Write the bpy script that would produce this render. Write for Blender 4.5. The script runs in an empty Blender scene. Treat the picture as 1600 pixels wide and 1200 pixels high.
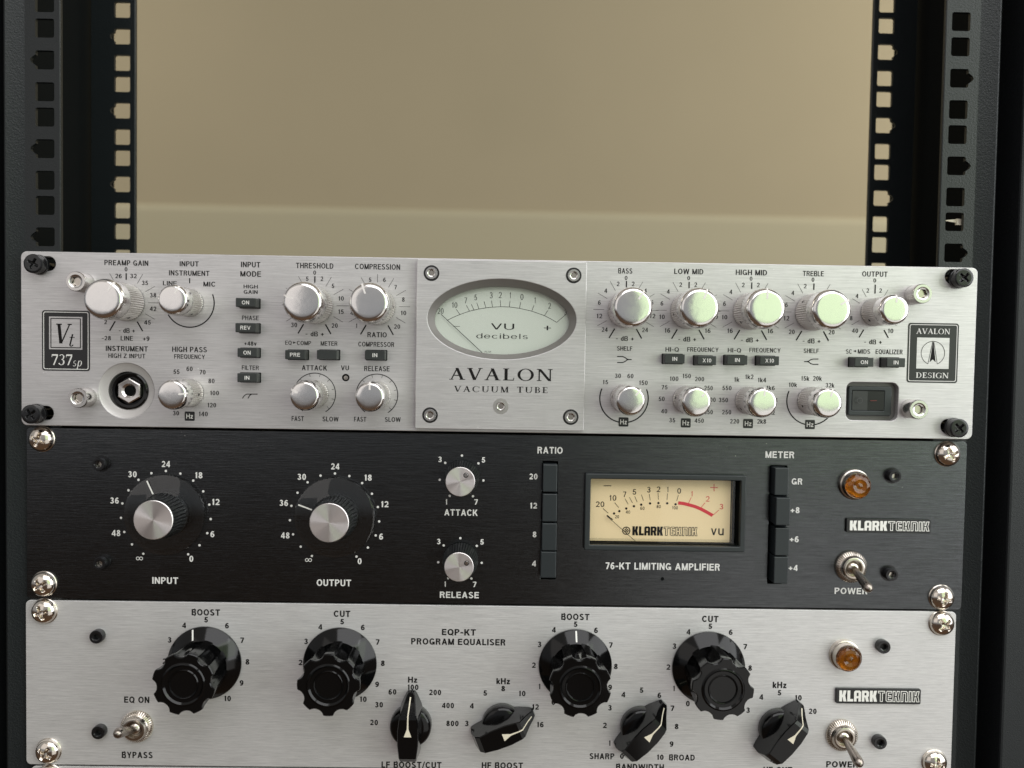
import bpy, bmesh, math, random
from mathutils import Vector, Matrix
random.seed(7)
sc = bpy.context.scene
COL = sc.collection
MM = 0.001

# ------------------------------------------------------------------ camera
F_PX, CAM = 1200.0, (1.944, -395.34, 37.37)          # mm
PITCH, YAW, ROLL = -.0311, -.0106, .0160
def _basis():
    Rz = Matrix.Rotation(YAW, 3, 'Z'); Rx = Matrix.Rotation(PITCH, 3, 'X')
    R, U, F = [Rz @ Rx @ Vector(v) for v in ((1, 0, 0), (0, 0, 1), (0, 1, 0))]
    c, s = math.cos(ROLL), math.sin(ROLL)
    return c * R + s * U, -s * R + c * U, F
CR, CU, CF = _basis()
cd = bpy.data.cameras.new('camera'); cam = bpy.data.objects.new('camera', cd); COL.objects.link(cam)
cam.matrix_world = Matrix(((CR.x, CU.x, -CF.x, CAM[0] * MM), (CR.y, CU.y, -CF.y, CAM[1] * MM), (CR.z, CU.z, -CF.z, CAM[2] * MM), (0, 0, 0, 1)))
cd.sensor_width = 36; cd.lens = 36 * F_PX / 1600; cd.clip_start = .01; cd.clip_end = 50
cd.dof.use_dof = True; cd.dof.focus_distance = .392; cd.dof.aperture_fstop = 6.0
sc.camera = cam
# ------------------------------------------------------------------ world, lamps, exposure
sc.view_settings.view_transform = 'Standard'; sc.view_settings.look = 'None'
sc.view_settings.exposure = 0.10; sc.view_settings.gamma = 1
w = bpy.data.worlds.new('World'); sc.world = w; w.use_nodes = True
nt = w.node_tree; bg = nt.nodes['Background']
tc = nt.nodes.new('ShaderNodeTexCoord'); sx = nt.nodes.new('ShaderNodeSeparateXYZ'); rp = nt.nodes.new('ShaderNodeValToRGB')
mr = nt.nodes.new('ShaderNodeMapRange'); mr.inputs[1].default_value = -1; mr.inputs[2].default_value = 1
nt.links.new(tc.outputs['Generated'], sx.inputs[0]); nt.links.new(sx.outputs[2], mr.inputs[0]); nt.links.new(mr.outputs[0], rp.inputs[0])
cr = rp.color_ramp
cr.elements[0].position = 0; cr.elements[0].color = (.12, .07, .04, 1)
cr.elements[1].position = 1; cr.elements[1].color = (.50, .47, .43, 1)
e = cr.elements.new(.40); e.color = (.09, .065, .05, 1)
e = cr.elements.new(.48); e.color = (.36, .37, .385, 1)
nt.links.new(rp.outputs[0], bg.inputs[0]); bg.inputs[1].default_value = .8
def lamp(name, loc, target, sx_, sy_, watts, col):
    l = bpy.data.lights.new(name, 'AREA'); l.shape = 'RECTANGLE'; l.size = sx_; l.size_y = sy_; l.energy = watts; l.color = col
    o = bpy.data.objects.new(name, l); COL.objects.link(o); o.location = loc
    o.rotation_euler = (Vector(target) - Vector(loc)).to_track_quat('-Z', 'Y').to_euler()
    return o
lamp('garden_window', (.97, -1.42, .42), (.15, 0, .10), 1.26, 1.15, 3.5, (.74, 1.0, .52))
lamp('low_window', (.97, -1.42, -.66), (.15, 0, -.25), 1.26, .95, 2.7, (1.0, 1.0, .97))
lamp('side_window', (1.65, -.90, .42), (.05, 0, -.08), 1.3, 1.7, 19.0, (.97, .99, 1.0))
lamp('room_light', (-.92, -1.15, .46), (-.05, 0, .1), 1.1, 1.0, 1.6, (1.0, .92, .87))
lamp('overhead_fill', (.35, -1.35, 1.55), (0, 0, -.1), 2.0, 1.5, 24.0, (.98, .98, 1.0))  # added fill from above and in front, lifts panels and meter cards
lamp('wall_fill', (1.75, .75, 1.1), (1.1, 1.5, .7), .8, .8, 13.0, (1.0, .94, .80))  # added lamp out of view, brightens the right of the wall
lamp('wall_fill', (-1.75, .75, 1.1), (-1.2, 1.5, .7), .8, .8, 7.0, (1.0, .94, .80))  # weaker added lamp for the left of the wall, middle stays darker

# ------------------------------------------------------------------ helpers
def at(u, v, y):
    """photo pixel -> point (x, z) in mm on the upright plane at depth y"""
    d = CF + CR * ((u - 800) / F_PX) - CU * ((v - 600) / F_PX)
    t = (y - CAM[1]) / d.y
    return (CAM[0] + d.x * t, CAM[2] + d.z * t)
ZM = {1: (0, 380, 4), 2: (340, 380, 4), 3: (620, 380, 3.871), 4: (900, 390, 4), 5: (1200, 390, 4), 6: (0, 660, 4), 7: (400, 660, 4),
      8: (780, 660, 4), 9: (1160, 670, 3.636), 10: (0, 920, 4), 11: (400, 920, 4), 12: (800, 920, 4), 13: (1150, 920, 3.5556),
      14: (900, 720, 5.714), 15: (600, 1040, 5.333), 16: (930, 1060, 4.571)}
def zp(z, x, y): a = ZM[z]; return (a[0] + x / a[2], a[1] + y / a[2])
def za(z, x, y, depth): return at(*zp(z, x, y), depth)
YA, YP, YK, YE = -5.95, -10.0, -1.83, -1.83

def mat(name, base=(.5, .5, .5), metal=0., rough=.5, **k):
    m = bpy.data.materials.new(name); m.use_nodes = True
    b = m.node_tree.nodes['Principled BSDF']
    b.inputs['Base Color'].default_value = (*base, 1); b.inputs['Metallic'].default_value = metal; b.inputs['Roughness'].default_value = rough
    for kk, v in k.items(): b.inputs[kk.replace('_', ' ')].default_value = v
    return m
def nd(m, t): return m.node_tree.nodes.new(t)
def lk(m, a, b): m.node_tree.links.new(a, b)
def bsdf(m): return m.node_tree.nodes['Principled BSDF']
def noise(m, scale, vec, detail=4, rough=.6):
    tcn = nd(m, 'ShaderNodeTexCoord'); mp = nd(m, 'ShaderNodeMapping'); mp.inputs['Scale'].default_value = vec
    n = nd(m, 'ShaderNodeTexNoise'); n.inputs['Scale'].default_value = scale; n.inputs['Detail'].default_value = detail; n.inputs['Roughness'].default_value = rough
    lk(m, tcn.outputs['Object'], mp.inputs[0]); lk(m, mp.outputs[0], n.inputs['Vector'])
    return n
def brushed(name, base, rough, var, bump, aniso, cvar, metal, k=1.):
    m = mat(name, base, metal, rough)
    b = bsdf(m)
    n1 = noise(m, 1., (150 * k, 1, 3800 * k), 3, .7); n2 = noise(m, 1., (50 * k, 1, 1700 * k), 3, .6); n3 = noise(m, 1., (26, 1, 3), 3, .55)
    ad = nd(m, 'ShaderNodeMath'); ad.operation = 'ADD'; lk(m, n1.outputs[0], ad.inputs[0]); lk(m, n2.outputs[0], ad.inputs[1])
    r = nd(m, 'ShaderNodeMapRange'); r.inputs[1].default_value = .6; r.inputs[2].default_value = 1.4
    r.inputs[3].default_value = 1 - cvar; r.inputs[4].default_value = 1 + cvar * .6; lk(m, ad.outputs[0], r.inputs[0])
    mx = nd(m, 'ShaderNodeMix'); mx.data_type = 'RGBA'; mx.blend_type = 'MULTIPLY'; mx.inputs['Factor'].default_value = 1
    mx.inputs['A'].default_value = (*base, 1); lk(m, r.outputs[0], mx.inputs['B']); lk(m, mx.outputs['Result'], b.inputs['Base Color'])
    r2 = nd(m, 'ShaderNodeMapRange'); r2.inputs[3].default_value = rough - var; r2.inputs[4].default_value = rough + var
    lk(m, n3.outputs[0], r2.inputs[0]); lk(m, r2.outputs[0], b.inputs['Roughness'])
    # a few specks of dust and short rubbed marks
    n4 = noise(m, 1., (620, 1, 620), 1, .5); n5 = noise(m, 1., (16, 1, 16), 2, .5)
    sp = nd(m, 'ShaderNodeMapRange'); sp.inputs[1].default_value = .745; sp.inputs[2].default_value = .80; lk(m, n4.outputs[0], sp.inputs[0])
    sq = nd(m, 'ShaderNodeMapRange'); sq.inputs[1].default_value = .5; sq.inputs[2].default_value = .7; lk(m, n5.outputs[0], sq.inputs[0])
    ml = nd(m, 'ShaderNodeMath'); ml.operation = 'MULTIPLY'; lk(m, sp.outputs[0], ml.inputs[0]); lk(m, sq.outputs[0], ml.inputs[1])
    m2 = nd(m, 'ShaderNodeMix'); m2.data_type = 'RGBA'; m2.inputs['B'].default_value = (.55, .53, .50, 1) if base[0] < .3 else (.95, .94, .92, 1)
    lk(m, ml.outputs[0], m2.inputs['Factor']); lk(m, mx.outputs['Result'], m2.inputs['A']); lk(m, m2.outputs['Result'], b.inputs['Base Color'])
    bp = nd(m, 'ShaderNodeBump'); bp.inputs['Strength'].default_value = bump; bp.inputs['Distance'].default_value = .0001
    lk(m, ad.outputs[0], bp.inputs['Height']); lk(m, bp.outputs[0], b.inputs['Normal'])
    b.inputs['Anisotropic'].default_value = aniso
    cx = nd(m, 'ShaderNodeCombineXYZ'); cx.inputs[0].default_value = 1; lk(m, cx.outputs[0], b.inputs['Tangent'])
    return m
M = {}
M['silver'] = brushed('brushed_silver', (.62, .60, .605), .42, .09, .34, .45, .24, .62, .85)
M['silver_fine'] = brushed('brushed_aluminium', (.78, .77, .77), .42, .12, .36, .5, .28, .5, 1.1)
M['black_brushed'] = brushed('brushed_black', (.108, .114, .119), .21, .04, .36, .5, .50, 1., 1.05)
M['plate_side'] = mat('milled_aluminium', (.62, .60, .58), 1., .38)
M['dish'] = mat('brushed_dish', (.62, .60, .59), .6, .5)
M['chrome'] = mat('polished_aluminium', (.84, .82, .80), 1., .12)
_m = M['chrome']; _n = noise(_m, 1., (260, 1, 260), 4, .65); _r = nd(_m, 'ShaderNodeMapRange'); _r.inputs[3].default_value = .05; _r.inputs[4].default_value = .24
lk(_m, _n.outputs[0], _r.inputs[0]); lk(_m, _r.outputs[0], bsdf(_m).inputs['Roughness'])
_b = nd(_m, 'ShaderNodeBump'); _b.inputs['Strength'].default_value = .12; _b.inputs['Distance'].default_value = .0002; _n2 = noise(_m, 1., (330, 330, 330), 2, .5)
lk(_m, _n2.outputs[0], _b.inputs['Height']); lk(_m, _b.outputs[0], bsdf(_m).inputs['Normal'])
M['knurl'] = mat('knurled_aluminium', (.80, .77, .74), 1., .28)
M['nickel'] = mat('nickel_plate', (.74, .68, .61), 1., .13)
M['nickel_dark'] = mat('worn_nickel', (.58, .53, .47), 1., .22)
M['steel'] = mat('socket_steel', (.66, .64, .62), 1., .24)
M['black_oxide'] = mat('black_oxide', (.010, .010, .011), .0, .17)
M['gloss'] = mat('gloss_black_plastic', (.003, .003, .0032), 0., .11, Specular_IOR_Level=.36)
M['satin'] = mat('satin_black_plastic', (.010, .0105, .011), 0., .36)
M['button'] = mat('button_charcoal_plastic', (.030, .034, .033), 0., .38)
M['key'] = mat('key_black_plastic', (.018, .023, .026), 0., .4)
M['bezel'] = mat('bezel_black_plastic', (.021, .026, .028), 0., .42)
M['dark'] = mat('dark_interior', (.004, .005, .005), 0., .7, Specular_IOR_Level=.08)
M['ink'] = mat('black_ink', (.010, .009, .009), 0., .6, Specular_IOR_Level=.15)
M['ink_w'] = mat('white_ink', (.74, .73, .71), 0., .6, Specular_IOR_Level=.2)
M['white'] = mat('white_paint', (.86, .85, .81), 0., .45)
M['pointer'] = mat('engraved_pointer', (.80, .76, .74), 0., .5)
M['lever'] = mat('dark_nickel_lever', (.34, .30, .265), 1., .27)
M['recess'] = mat('recess_grey', (.13, .125, .12), .5, .5)
M['cream_line'] = mat('cream_paint', (.78, .71, .57), 0., .4)
M['red'] = mat('red_ink', (.68, .02, .04), 0., .5)
M['red_mark'] = mat('dull_red_paint', (.16, .025, .02), 0., .5)
M['badge'] = mat('badge_black', (.012, .012, .013), 0., .35)
M['grey_line'] = mat('silver_print', (.46, .44, .43), .6, .4)
def paper(name, a, b_):
    m = mat(name, a, 0, .7); n = noise(m, 30., (1, 1, 1), 3)
    mx = nd(m, 'ShaderNodeMix'); mx.data_type = 'RGBA'; mx.inputs['A'].default_value = (*a, 1); mx.inputs['B'].default_value = (*b_, 1)
    lk(m, n.outputs[0], mx.inputs['Factor']); lk(m, mx.outputs['Result'], bsdf(m).inputs['Base Color']); return m
M['cream'] = paper('meter_card_cream', (.95, .75, .47), (.93, .72, .44))
M['pale'] = paper('meter_card_pale', (.67, .695, .64), (.62, .655, .60))
def coat(name, base, rough, sc_, st):
    m = mat(name, base, 0., rough, Specular_IOR_Level=.36); n = noise(m, sc_, (1, 1, 1), 3)
    bp = nd(m, 'ShaderNodeBump'); bp.inputs['Strength'].default_value = st; bp.inputs['Distance'].default_value = .0003
    lk(m, n.outputs[0], bp.inputs['Height']); lk(m, bp.outputs[0], bsdf(m).inputs['Normal']); return m
M['powder'] = coat('black_powder_coat', (.009, .0115, .0125), .34, 1100, .6)
M['powder_post'] = coat('charcoal_powder_coat', (.014, .016, .018), .5, 1500, .5)
def spun(name, base, rough):
    m = mat(name, base, 1., rough, Anisotropic=.95)
    tcn = nd(m, 'ShaderNodeTexCoord'); cp = nd(m, 'ShaderNodeVectorMath'); cp.operation = 'CROSS_PRODUCT'; cp.inputs[1].default_value = (0, 1, 0)
    nm = nd(m, 'ShaderNodeVectorMath'); nm.operation = 'NORMALIZE'
    lk(m, tcn.outputs['Object'], cp.inputs[0]); lk(m, cp.outputs[0], nm.inputs[0]); lk(m, nm.outputs[0], bsdf(m).inputs['Tangent']); return m
M['spun'] = spun('spun_aluminium', (.92, .88, .86), .34)
def pane(name, tint, refl):
    m = bpy.data.materials.new(name); m.use_nodes = True; t = m.node_tree; t.nodes.remove(t.nodes['Principled BSDF'])
    out = [n for n in t.nodes if n.type == 'OUTPUT_MATERIAL'][0]
    tr = t.nodes.new('ShaderNodeBsdfTransparent'); tr.inputs[0].default_value = (*tint, 1)
    gl = t.nodes.new('ShaderNodeBsdfGlossy'); gl.inputs['Roughness'].default_value = .03
    fr = t.nodes.new('ShaderNodeFresnel'); fr.inputs[0].default_value = refl
    ge = t.nodes.new('ShaderNodeNewGeometry'); iv = t.nodes.new('ShaderNodeMath'); iv.operation = 'SUBTRACT'; iv.inputs[0].default_value = 1; t.links.new(ge.outputs['Backfacing'], iv.inputs[1])
    mu = t.nodes.new('ShaderNodeMath'); mu.operation = 'MULTIPLY'; t.links.new(fr.outputs[0], mu.inputs[0]); t.links.new(iv.outputs[0], mu.inputs[1])
    mx = t.nodes.new('ShaderNodeMixShader'); t.links.new(mu.outputs[0], mx.inputs[0]); t.links.new(tr.outputs[0], mx.inputs[1]); t.links.new(gl.outputs[0], mx.inputs[2])
    t.links.new(mx.outputs[0], out.inputs[0]); return m
M['glass'] = pane('clear_glass', (.97, .975, .97), 1.45)
M['acrylic'] = pane('clear_acrylic', (.90, .91, .91), 1.75)
M['amber'] = mat('amber_glass', (.36, .12, .010), 0., .05, IOR=1.5, Transmission_Weight=.9)
def wallmat(name, a, b_):
    m = mat(name, a, 0, .8); n = noise(m, 2.2, (1, 1, 1), 3)
    mx = nd(m, 'ShaderNodeMix'); mx.data_type = 'RGBA'; mx.inputs['A'].default_value = (*a, 1); mx.inputs['B'].default_value = (*b_, 1)
    lk(m, n.outputs[0], mx.inputs['Factor']); lk(m, mx.outputs['Result'], bsdf(m).inputs['Base Color']); return m
M['wall'] = wallmat('tan_wall_paint', (.345, .29, .19), (.30, .255, .165))
M['wall_low'] = wallmat('pale_wall_tone', (.375, .335, .228), (.355, .32, .218))  # slightly paler colour for the lower band of the wall

def empty(name, loc, label=None, cat=None, group=None):
    o = bpy.data.objects.new(name, None); COL.objects.link(o); o.empty_display_size = .01
    o.location = Vector(loc) * MM; o['wl'] = list(loc)
    if label: o['label'] = label; o['category'] = cat
    if group: o['group'] = group
    return o
def wl(o): return Vector(o['wl']) if o is not None and 'wl' in o else Vector((0, 0, 0))
def link(name, me, m, parent, loc):
    """mesh verts in mm local to loc (mm, world)"""
    o = bpy.data.objects.new(name, me); COL.objects.link(o)
    if m is not None: me.materials.clear(); me.materials.append(m)
    o.parent = parent; o.location = (Vector(loc) - wl(parent)) * MM; o['wl'] = list(loc)
    return o
def mesh(name, V, Fc, smooth=None):
    me = bpy.data.meshes.new(name); me.from_pydata([(a * MM, b * MM, c * MM) for a, b, c in V], [], Fc)
    me.update()
    if smooth is not None:
        me.polygons.foreach_set('use_smooth', [True] * len(me.polygons)); me.set_sharp_from_angle(angle=math.radians(smooth))
    return me
def ell(cx, cz, a, b, n=72): return [(cx + a * math.cos(2 * math.pi * i / n), cz + b * math.sin(2 * math.pi * i / n)) for i in range(n)]
def rrect(x0, z0, x1, z1, r, n=5):
    if x0 > x1: x0, x1 = x1, x0
    if z0 > z1: z0, z1 = z1, z0
    P = []
    for cx, cz, a0 in ((x1 - r, z1 - r, 0), (x0 + r, z1 - r, 90), (x0 + r, z0 + r, 180), (x1 - r, z0 + r, 270)):
        for i in range(n + 1):
            a = math.radians(a0 + 90 * i / n); P.append((cx + r * math.cos(a), cz + r * math.sin(a)))
    return P
def plate_mesh(name, outline, holes, thick, bevel=.0):
    """flat plate with holes (any outline), front face at local y=0, back at +thick"""
    cu = bpy.data.curves.new(name, 'CURVE'); cu.dimensions = '2D'; cu.fill_mode = 'BOTH'
    for P in [outline] + holes:
        s = cu.splines.new('POLY'); s.points.add(len(P) - 1); s.use_cyclic_u = True
        for i, (x, z) in enumerate(P): s.points[i].co = (x, z, 0, 1)
    cu.extrude = max(thick / 2 - bevel, 0); cu.bevel_depth = bevel; cu.bevel_resolution = 2
    if bevel: cu.offset = -bevel
    o = bpy.data.objects.new('tmp', cu); COL.objects.link(o)
    me = bpy.data.meshes.new_from_object(o.evaluated_get(bpy.context.evaluated_depsgraph_get()))
    bpy.data.objects.remove(o); bpy.data.curves.remove(cu)
    t2 = thick / 2
    for v in me.vertices: x, y, z = v.co; v.co = (x * MM, (t2 - z) * MM, y * MM)
    me.update(); me.name = name
    return me
def plate(name, outline, holes, y, thick, m, parent, bevel=0., c=None):
    if c is None: c = (sum(p[0] for p in outline) / len(outline), sum(p[1] for p in outline) / len(outline))
    off = lambda P: [(a - c[0], b - c[1]) for a, b in P]
    me = plate_mesh(name, off(outline), [off(h) for h in holes], thick, bevel)
    return link(name, me, m, parent, (c[0], y, c[1]))
def lathe(name, prof, n, c, y, m, parent, mods=None, smooth=35, cap=True, rot=0):
    """turned part standing on the plane y at c=(x,z); prof = (radius, height toward the viewer, modulation key)"""
    V, Fc = [], []
    for p in prof:
        r, h = p[0], p[1]; f = mods[p[2]] if mods and len(p) > 2 and p[2] is not None else None
        for i in range(n):
            a = 2 * math.pi * i / n
            rr = f(r, a - rot) if f else r
            V.append((rr * math.sin(a), -h, rr * math.cos(a)))
    k = len(prof)
    for j in range(k - 1):
        for i in range(n):
            a, b = j * n + i, j * n + (i + 1) % n
            Fc.append((a, a + n, b + n, b))
    if cap: Fc.append(tuple(range((k - 1) * n, k * n))[::-1])
    me = mesh(name, V, Fc, smooth)
    return link(name, me, m, parent, (c[0], y, c[1]))
def box(name, x0, x1, z0, z1, y0, y1, m, parent, r=0.4, taper=0.):
    """rounded box; y0 = front, y1 = back"""
    b = bmesh.new(); bmesh.ops.create_cube(b, size=1)
    cx, cz, cy = (x0 + x1) / 2, (z0 + z1) / 2, (y0 + y1) / 2
    for v in b.verts:
        f = 1 - taper if v.co.y < 0 else 1
        v.co = Vector((v.co.x * abs(x1 - x0) * f, v.co.y * abs(y1 - y0), v.co.z * abs(z1 - z0) * f)) * MM
    if r: bmesh.ops.bevel(b, geom=b.edges[:], offset=r * MM, segments=2, affect='EDGES', profile=.5)
    bmesh.ops.recalc_face_normals(b, faces=b.faces[:])
    me = bpy.data.meshes.new(name); b.to_mesh(me); b.free()
    return link(name, me, m, parent, (cx, cy, cz))

# ---- flat print: a little list of shapes joined into one thin mesh
class Ink:
    def __init__(s, name, y, m, parent, lift=.06):
        s.n, s.y, s.m, s.p, s.V, s.F, s.lift, s.T, s.k = name, y, m, parent, [], [], lift, [], 0
    def poly(s, P, step=True):
        b = len(s.V); yy = s.y - s.lift - (s.k % 12) * .006; s.k += 1
        s.V += [(x, yy, z) for x, z in P]; s.F.append(tuple(range(b, b + len(P)))); return s
    def strip(s, A, B):
        b = len(s.V); yy = s.y - s.lift - (s.k % 12) * .006; s.k += 1
        for p, q in zip(A, B): s.V += [(p[0], yy, p[1]), (q[0], yy, q[1])]
        for i in range(len(A) - 1): s.F.append((b + 2 * i, b + 2 * i + 1, b + 2 * i + 3, b + 2 * i + 2))
        return s
    def line(s, p, q, w_, w2=None):
        d = Vector((q[0] - p[0], q[1] - p[1])); d.normalize(); n = Vector((-d.y, d.x)); w2 = w_ if w2 is None else w2
        return s.poly([(p[0] + n.x * w_ / 2, p[1] + n.y * w_ / 2), (q[0] + n.x * w2 / 2, q[1] + n.y * w2 / 2),
                       (q[0] - n.x * w2 / 2, q[1] - n.y * w2 / 2), (p[0] - n.x * w_ / 2, p[1] - n.y * w_ / 2)])
    def path(s, P, w_):
        A, B = [], []
        for i, p in enumerate(P):
            a = Vector(P[max(i - 1, 0)]); b = Vector(P[min(i + 1, len(P) - 1)]); d = (b - a).normalized(); n = Vector((-d.y, d.x)) * w_ / 2
            A.append((p[0] + n.x, p[1] + n.y)); B.append((p[0] - n.x, p[1] - n.y))
        return s.strip(A, B)
    def arc(s, c, r, a0, a1, w_, n=48):      # clockwise from up, degrees
        return s.path([(c[0] + r * math.sin(math.radians(a0 + (a1 - a0) * i / n)), c[1] + r * math.cos(math.radians(a0 + (a1 - a0) * i / n))) for i in range(n + 1)], w_)
    def ring(s, c, ax, az, wx, wz, a0=0, a1=360, n=40):
        A, B = [], []
        for i in range(n + 1):
            a = math.radians(a0 + (a1 - a0) * i / n)
            A.append((c[0] + ax * math.sin(a), c[1] + az * math.cos(a))); B.append((c[0] + (ax - wx) * math.sin(a), c[1] + (az - wz) * math.cos(a)))
        return s.strip(A, B)
    def dot(s, c, r, n=14): return s.poly(ell(c[0], c[1], r, r, n))
    def rays(s, c, r0, r1, angs, w_):
        for a in angs:
            sn, cs = math.sin(math.radians(a)), math.cos(math.radians(a)); s.line((c[0] + r0 * sn, c[1] + r0 * cs), (c[0] + r1 * sn, c[1] + r1 * cs), w_)
        return s
    def text(s, t, c, h, w_=None, bold=.14, contrast=1.):
        s.T.append((t, c, h, w_, bold, contrast)); return s
    def ztext(s, z, t, x, y, w_, h, bold=.14, contrast=1.):
        k = (-CAM[1] + s.y) / F_PX / ZM[z][2]; return s.text(t, za(z, x, y, s.y), h * k * .95, w_ * k if w_ else None, bold, contrast)
    def done(s, stuff=False):
        INKS.append(s); return s
INKS = []
def flush_inks():
    for s in INKS:
        for t, c, h, w_, bold, contrast in s.T: sans(s, t, c, w_, h, bold, contrast)
        if not s.V: continue
        xs = [v[0] for v in s.V]; zs = [v[2] for v in s.V]; c = ((min(xs) + max(xs)) / 2, (min(zs) + max(zs)) / 2)
        V, Fc = [], []
        for f in s.F:                                     # all print faces the viewer
            P = [s.V[i] for i in f]; ar = sum(P[i][0] * P[(i + 1) % len(P)][2] - P[(i + 1) % len(P)][0] * P[i][2] for i in range(len(P)))
            b = len(V); V += [(a - c[0], b_ - s.y, d - c[1]) for a, b_, d in P]; r = tuple(range(b, b + len(P))); Fc.append(r if ar > 0 else r[::-1])
        link(s.n, mesh(s.n, V, Fc), s.m, s.p, (c[0], s.y, c[1]))

# ---- engraved-style serif capitals built from strokes (unit height 1)
def serif_glyph(ch):
    TK, TN, SH = .175, .075, .055
    S = []; W = .7
    def dg(x0, y0, x1, y1, w_): S.append([(x0 - w_ / 2, y0), (x0 + w_ / 2, y0), (x1 + w_ / 2, y1), (x1 - w_ / 2, y1)])
    def sf(x, y, w_=.34): S.append([(x - w_ / 2, y), (x + w_ / 2, y), (x + w_ / 2, y + SH), (x - w_ / 2, y + SH)])
    def hb(x0, x1, y, t=TN): S.append([(x0, y), (x1, y), (x1, y + t), (x0, y + t)])
    def rg(cx, cy, ax, ay, tx, ty, a0, a1, n=20):
        for i in range(n):
            q = []
            for a, f in ((i, 0), (i + 1, 0), (i + 1, 1), (i, 1)):
                t = math.radians(a0 + (a1 - a0) * a / n); q.append((cx + (ax - f * tx) * math.sin(t), cy + (ay - f * ty) * math.cos(t)))
            S.append(q)
    if ch == 'A': dg(.09, 0, .42, 1, TN); dg(.70, 0, .40, 1, TK); hb(.19, .58, .33); sf(.09, 0, .24); sf(.71, 0, .32); W = .84
    elif ch == 'V': dg(.40, 0, .12, 1, TK); dg(.42, 0, .72, 1, TN); sf(.13, .96, .32); sf(.72, .96, .24); W = .82
    elif ch == 'L': dg(.18, 0, .18, 1, TK); sf(.18, .96); hb(.02, .60, 0); dg(.60, 0, .62, .24, .04); W = .66
    elif ch == 'O': rg(.46, .5, .46, .52, .16, .05, 0, 360, 32); W = .92
    elif ch == 'N': dg(.14, 0, .14, 1, TN); dg(.74, 0, .16, 1, TK); dg(.76, 0, .76, 1, TN); sf(.14, 0, .26); sf(.12, .96, .24); sf(.76, .96, .26); W = .90
    elif ch == 'C' or ch == 'G':
        rg(.44, .5, .44, .52, .16, .06, 180, 360, 18); rg(.44, .5, .44, .52, .06, .05, 0, 55, 8); rg(.44, .5, .44, .52, .06, .05, 125, 180, 8)
        dg(.80, .66, .80, .98, .04)
        if ch == 'G': dg(.74, .05, .74, .42, TK); sf(.74, .40, .30)
        W = .86
    elif ch == 'U': dg(.16, .3, .16, 1, TK); rg(.42, .3, .335, .32, .13, .05, 90, 270, 16); dg(.73, .3, .73, 1, TN); sf(.17, .96, .32); sf(.73, .96, .24); W = .86
    elif ch == 'M': dg(.13, 0, .13, 1, TN); dg(.45, 0, .17, 1, TK); dg(.45, 0, .78, 1, TN); dg(.80, 0, .80, 1, TK); sf(.13, 0, .26); sf(.80, 0, .32); sf(.13, .96, .24); sf(.82, .96, .26); W = .98
    elif ch == 'T': dg(.36, 0, .36, 1, TK); sf(.36, 0); hb(.02, .70, .95); dg(.03, .76, .03, 1, .04); dg(.69, .76, .69, 1, .04); W = .72
    elif ch == 'B': dg(.18, 0, .18, 1, TK); hb(.02, .40, .96, SH); hb(.02, .40, 0, SH); hb(.2, .4, .5, .04); rg(.36, .76, .26, .24, .14, .04, 0, 180, 12); rg(.36, .27, .30, .27, .15, .04, 0, 180, 12); W = .68
    elif ch == 'E': dg(.18, 0, .18, 1, TK); hb(.02, .58, .95); hb(.02, .60, 0); hb(.2, .44, .49); dg(.57, .76, .57, 1, .04); dg(.60, 0, .60, .24, .04); dg(.44, .38, .44, .63, .04); W = .66
    elif ch == 'D': dg(.18, 0, .18, 1, TK); hb(.02, .40, .96, SH); hb(.02, .40, 0, SH); rg(.38, .5, .42, .5, .15, .04, 0, 180, 20); W = .84
    elif ch == 'S': rg(.31, .74, .25, .27, .08, .05, 180, 410, 18); rg(.31, .26, .27, .28, .10, .05, 0, 40, 4); rg(.31, .26, .27, .27, .12, .05, 0, 180 + 60, 20); dg(.04, .02, .04, .28, .035); dg(.54, .72, .54, .98, .035); W = .60
    elif ch == 'I': dg(.18, 0, .18, 1, TK); sf(.18, 0); sf(.18, .96); W = .36
    elif ch == '7': hb(.04, .56, .86, .14); dg(.24, 0, .53, .88, .12); dg(.05, .72, .05, .95, .04); W = .60
    elif ch == '3': rg(.26, .75, .24, .25, .11, .05, -60, 180, 18); rg(.26, .27, .28, .28, .13, .05, 0, 250, 20); W = .58
    elif ch == 's': rg(.19, .48, .15, .17, .06, .04, 180, 400, 12); rg(.19, .17, .17, .18, .07, .04, 0, 240, 14); W = .40
    elif ch == 'p': dg(.12, -.32, .12, .64, .09); rg(.27, .32, .22, .33, .10, .05, 0, 360, 20); sf(.12, -.32, .22); W = .52
    elif ch == 't': dg(.16, .10, .16, .85, .09); hb(.02, .34, .60, .045); rg(.25, .12, .13, .14, .08, .05, 90, 260, 10); W = .36
    elif ch == ' ': W = .5
    return S, W
def serif(ink, t, c, w_, h, gap=.10, shear=0., lift=.0):
    X, G = 0, []
    for ch in t:
        S, W = serif_glyph(ch); G += [[(x + X, y) for x, y in q] for q in S]; X += W + gap
    X -= gap; kx, kz = w_ / X, h
    for q in G: ink.poly([(c[0] + (x - X / 2) * kx + shear * (y - .5) * kz, c[1] + (y - .5) * kz) for x, y in q][::1])


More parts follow.
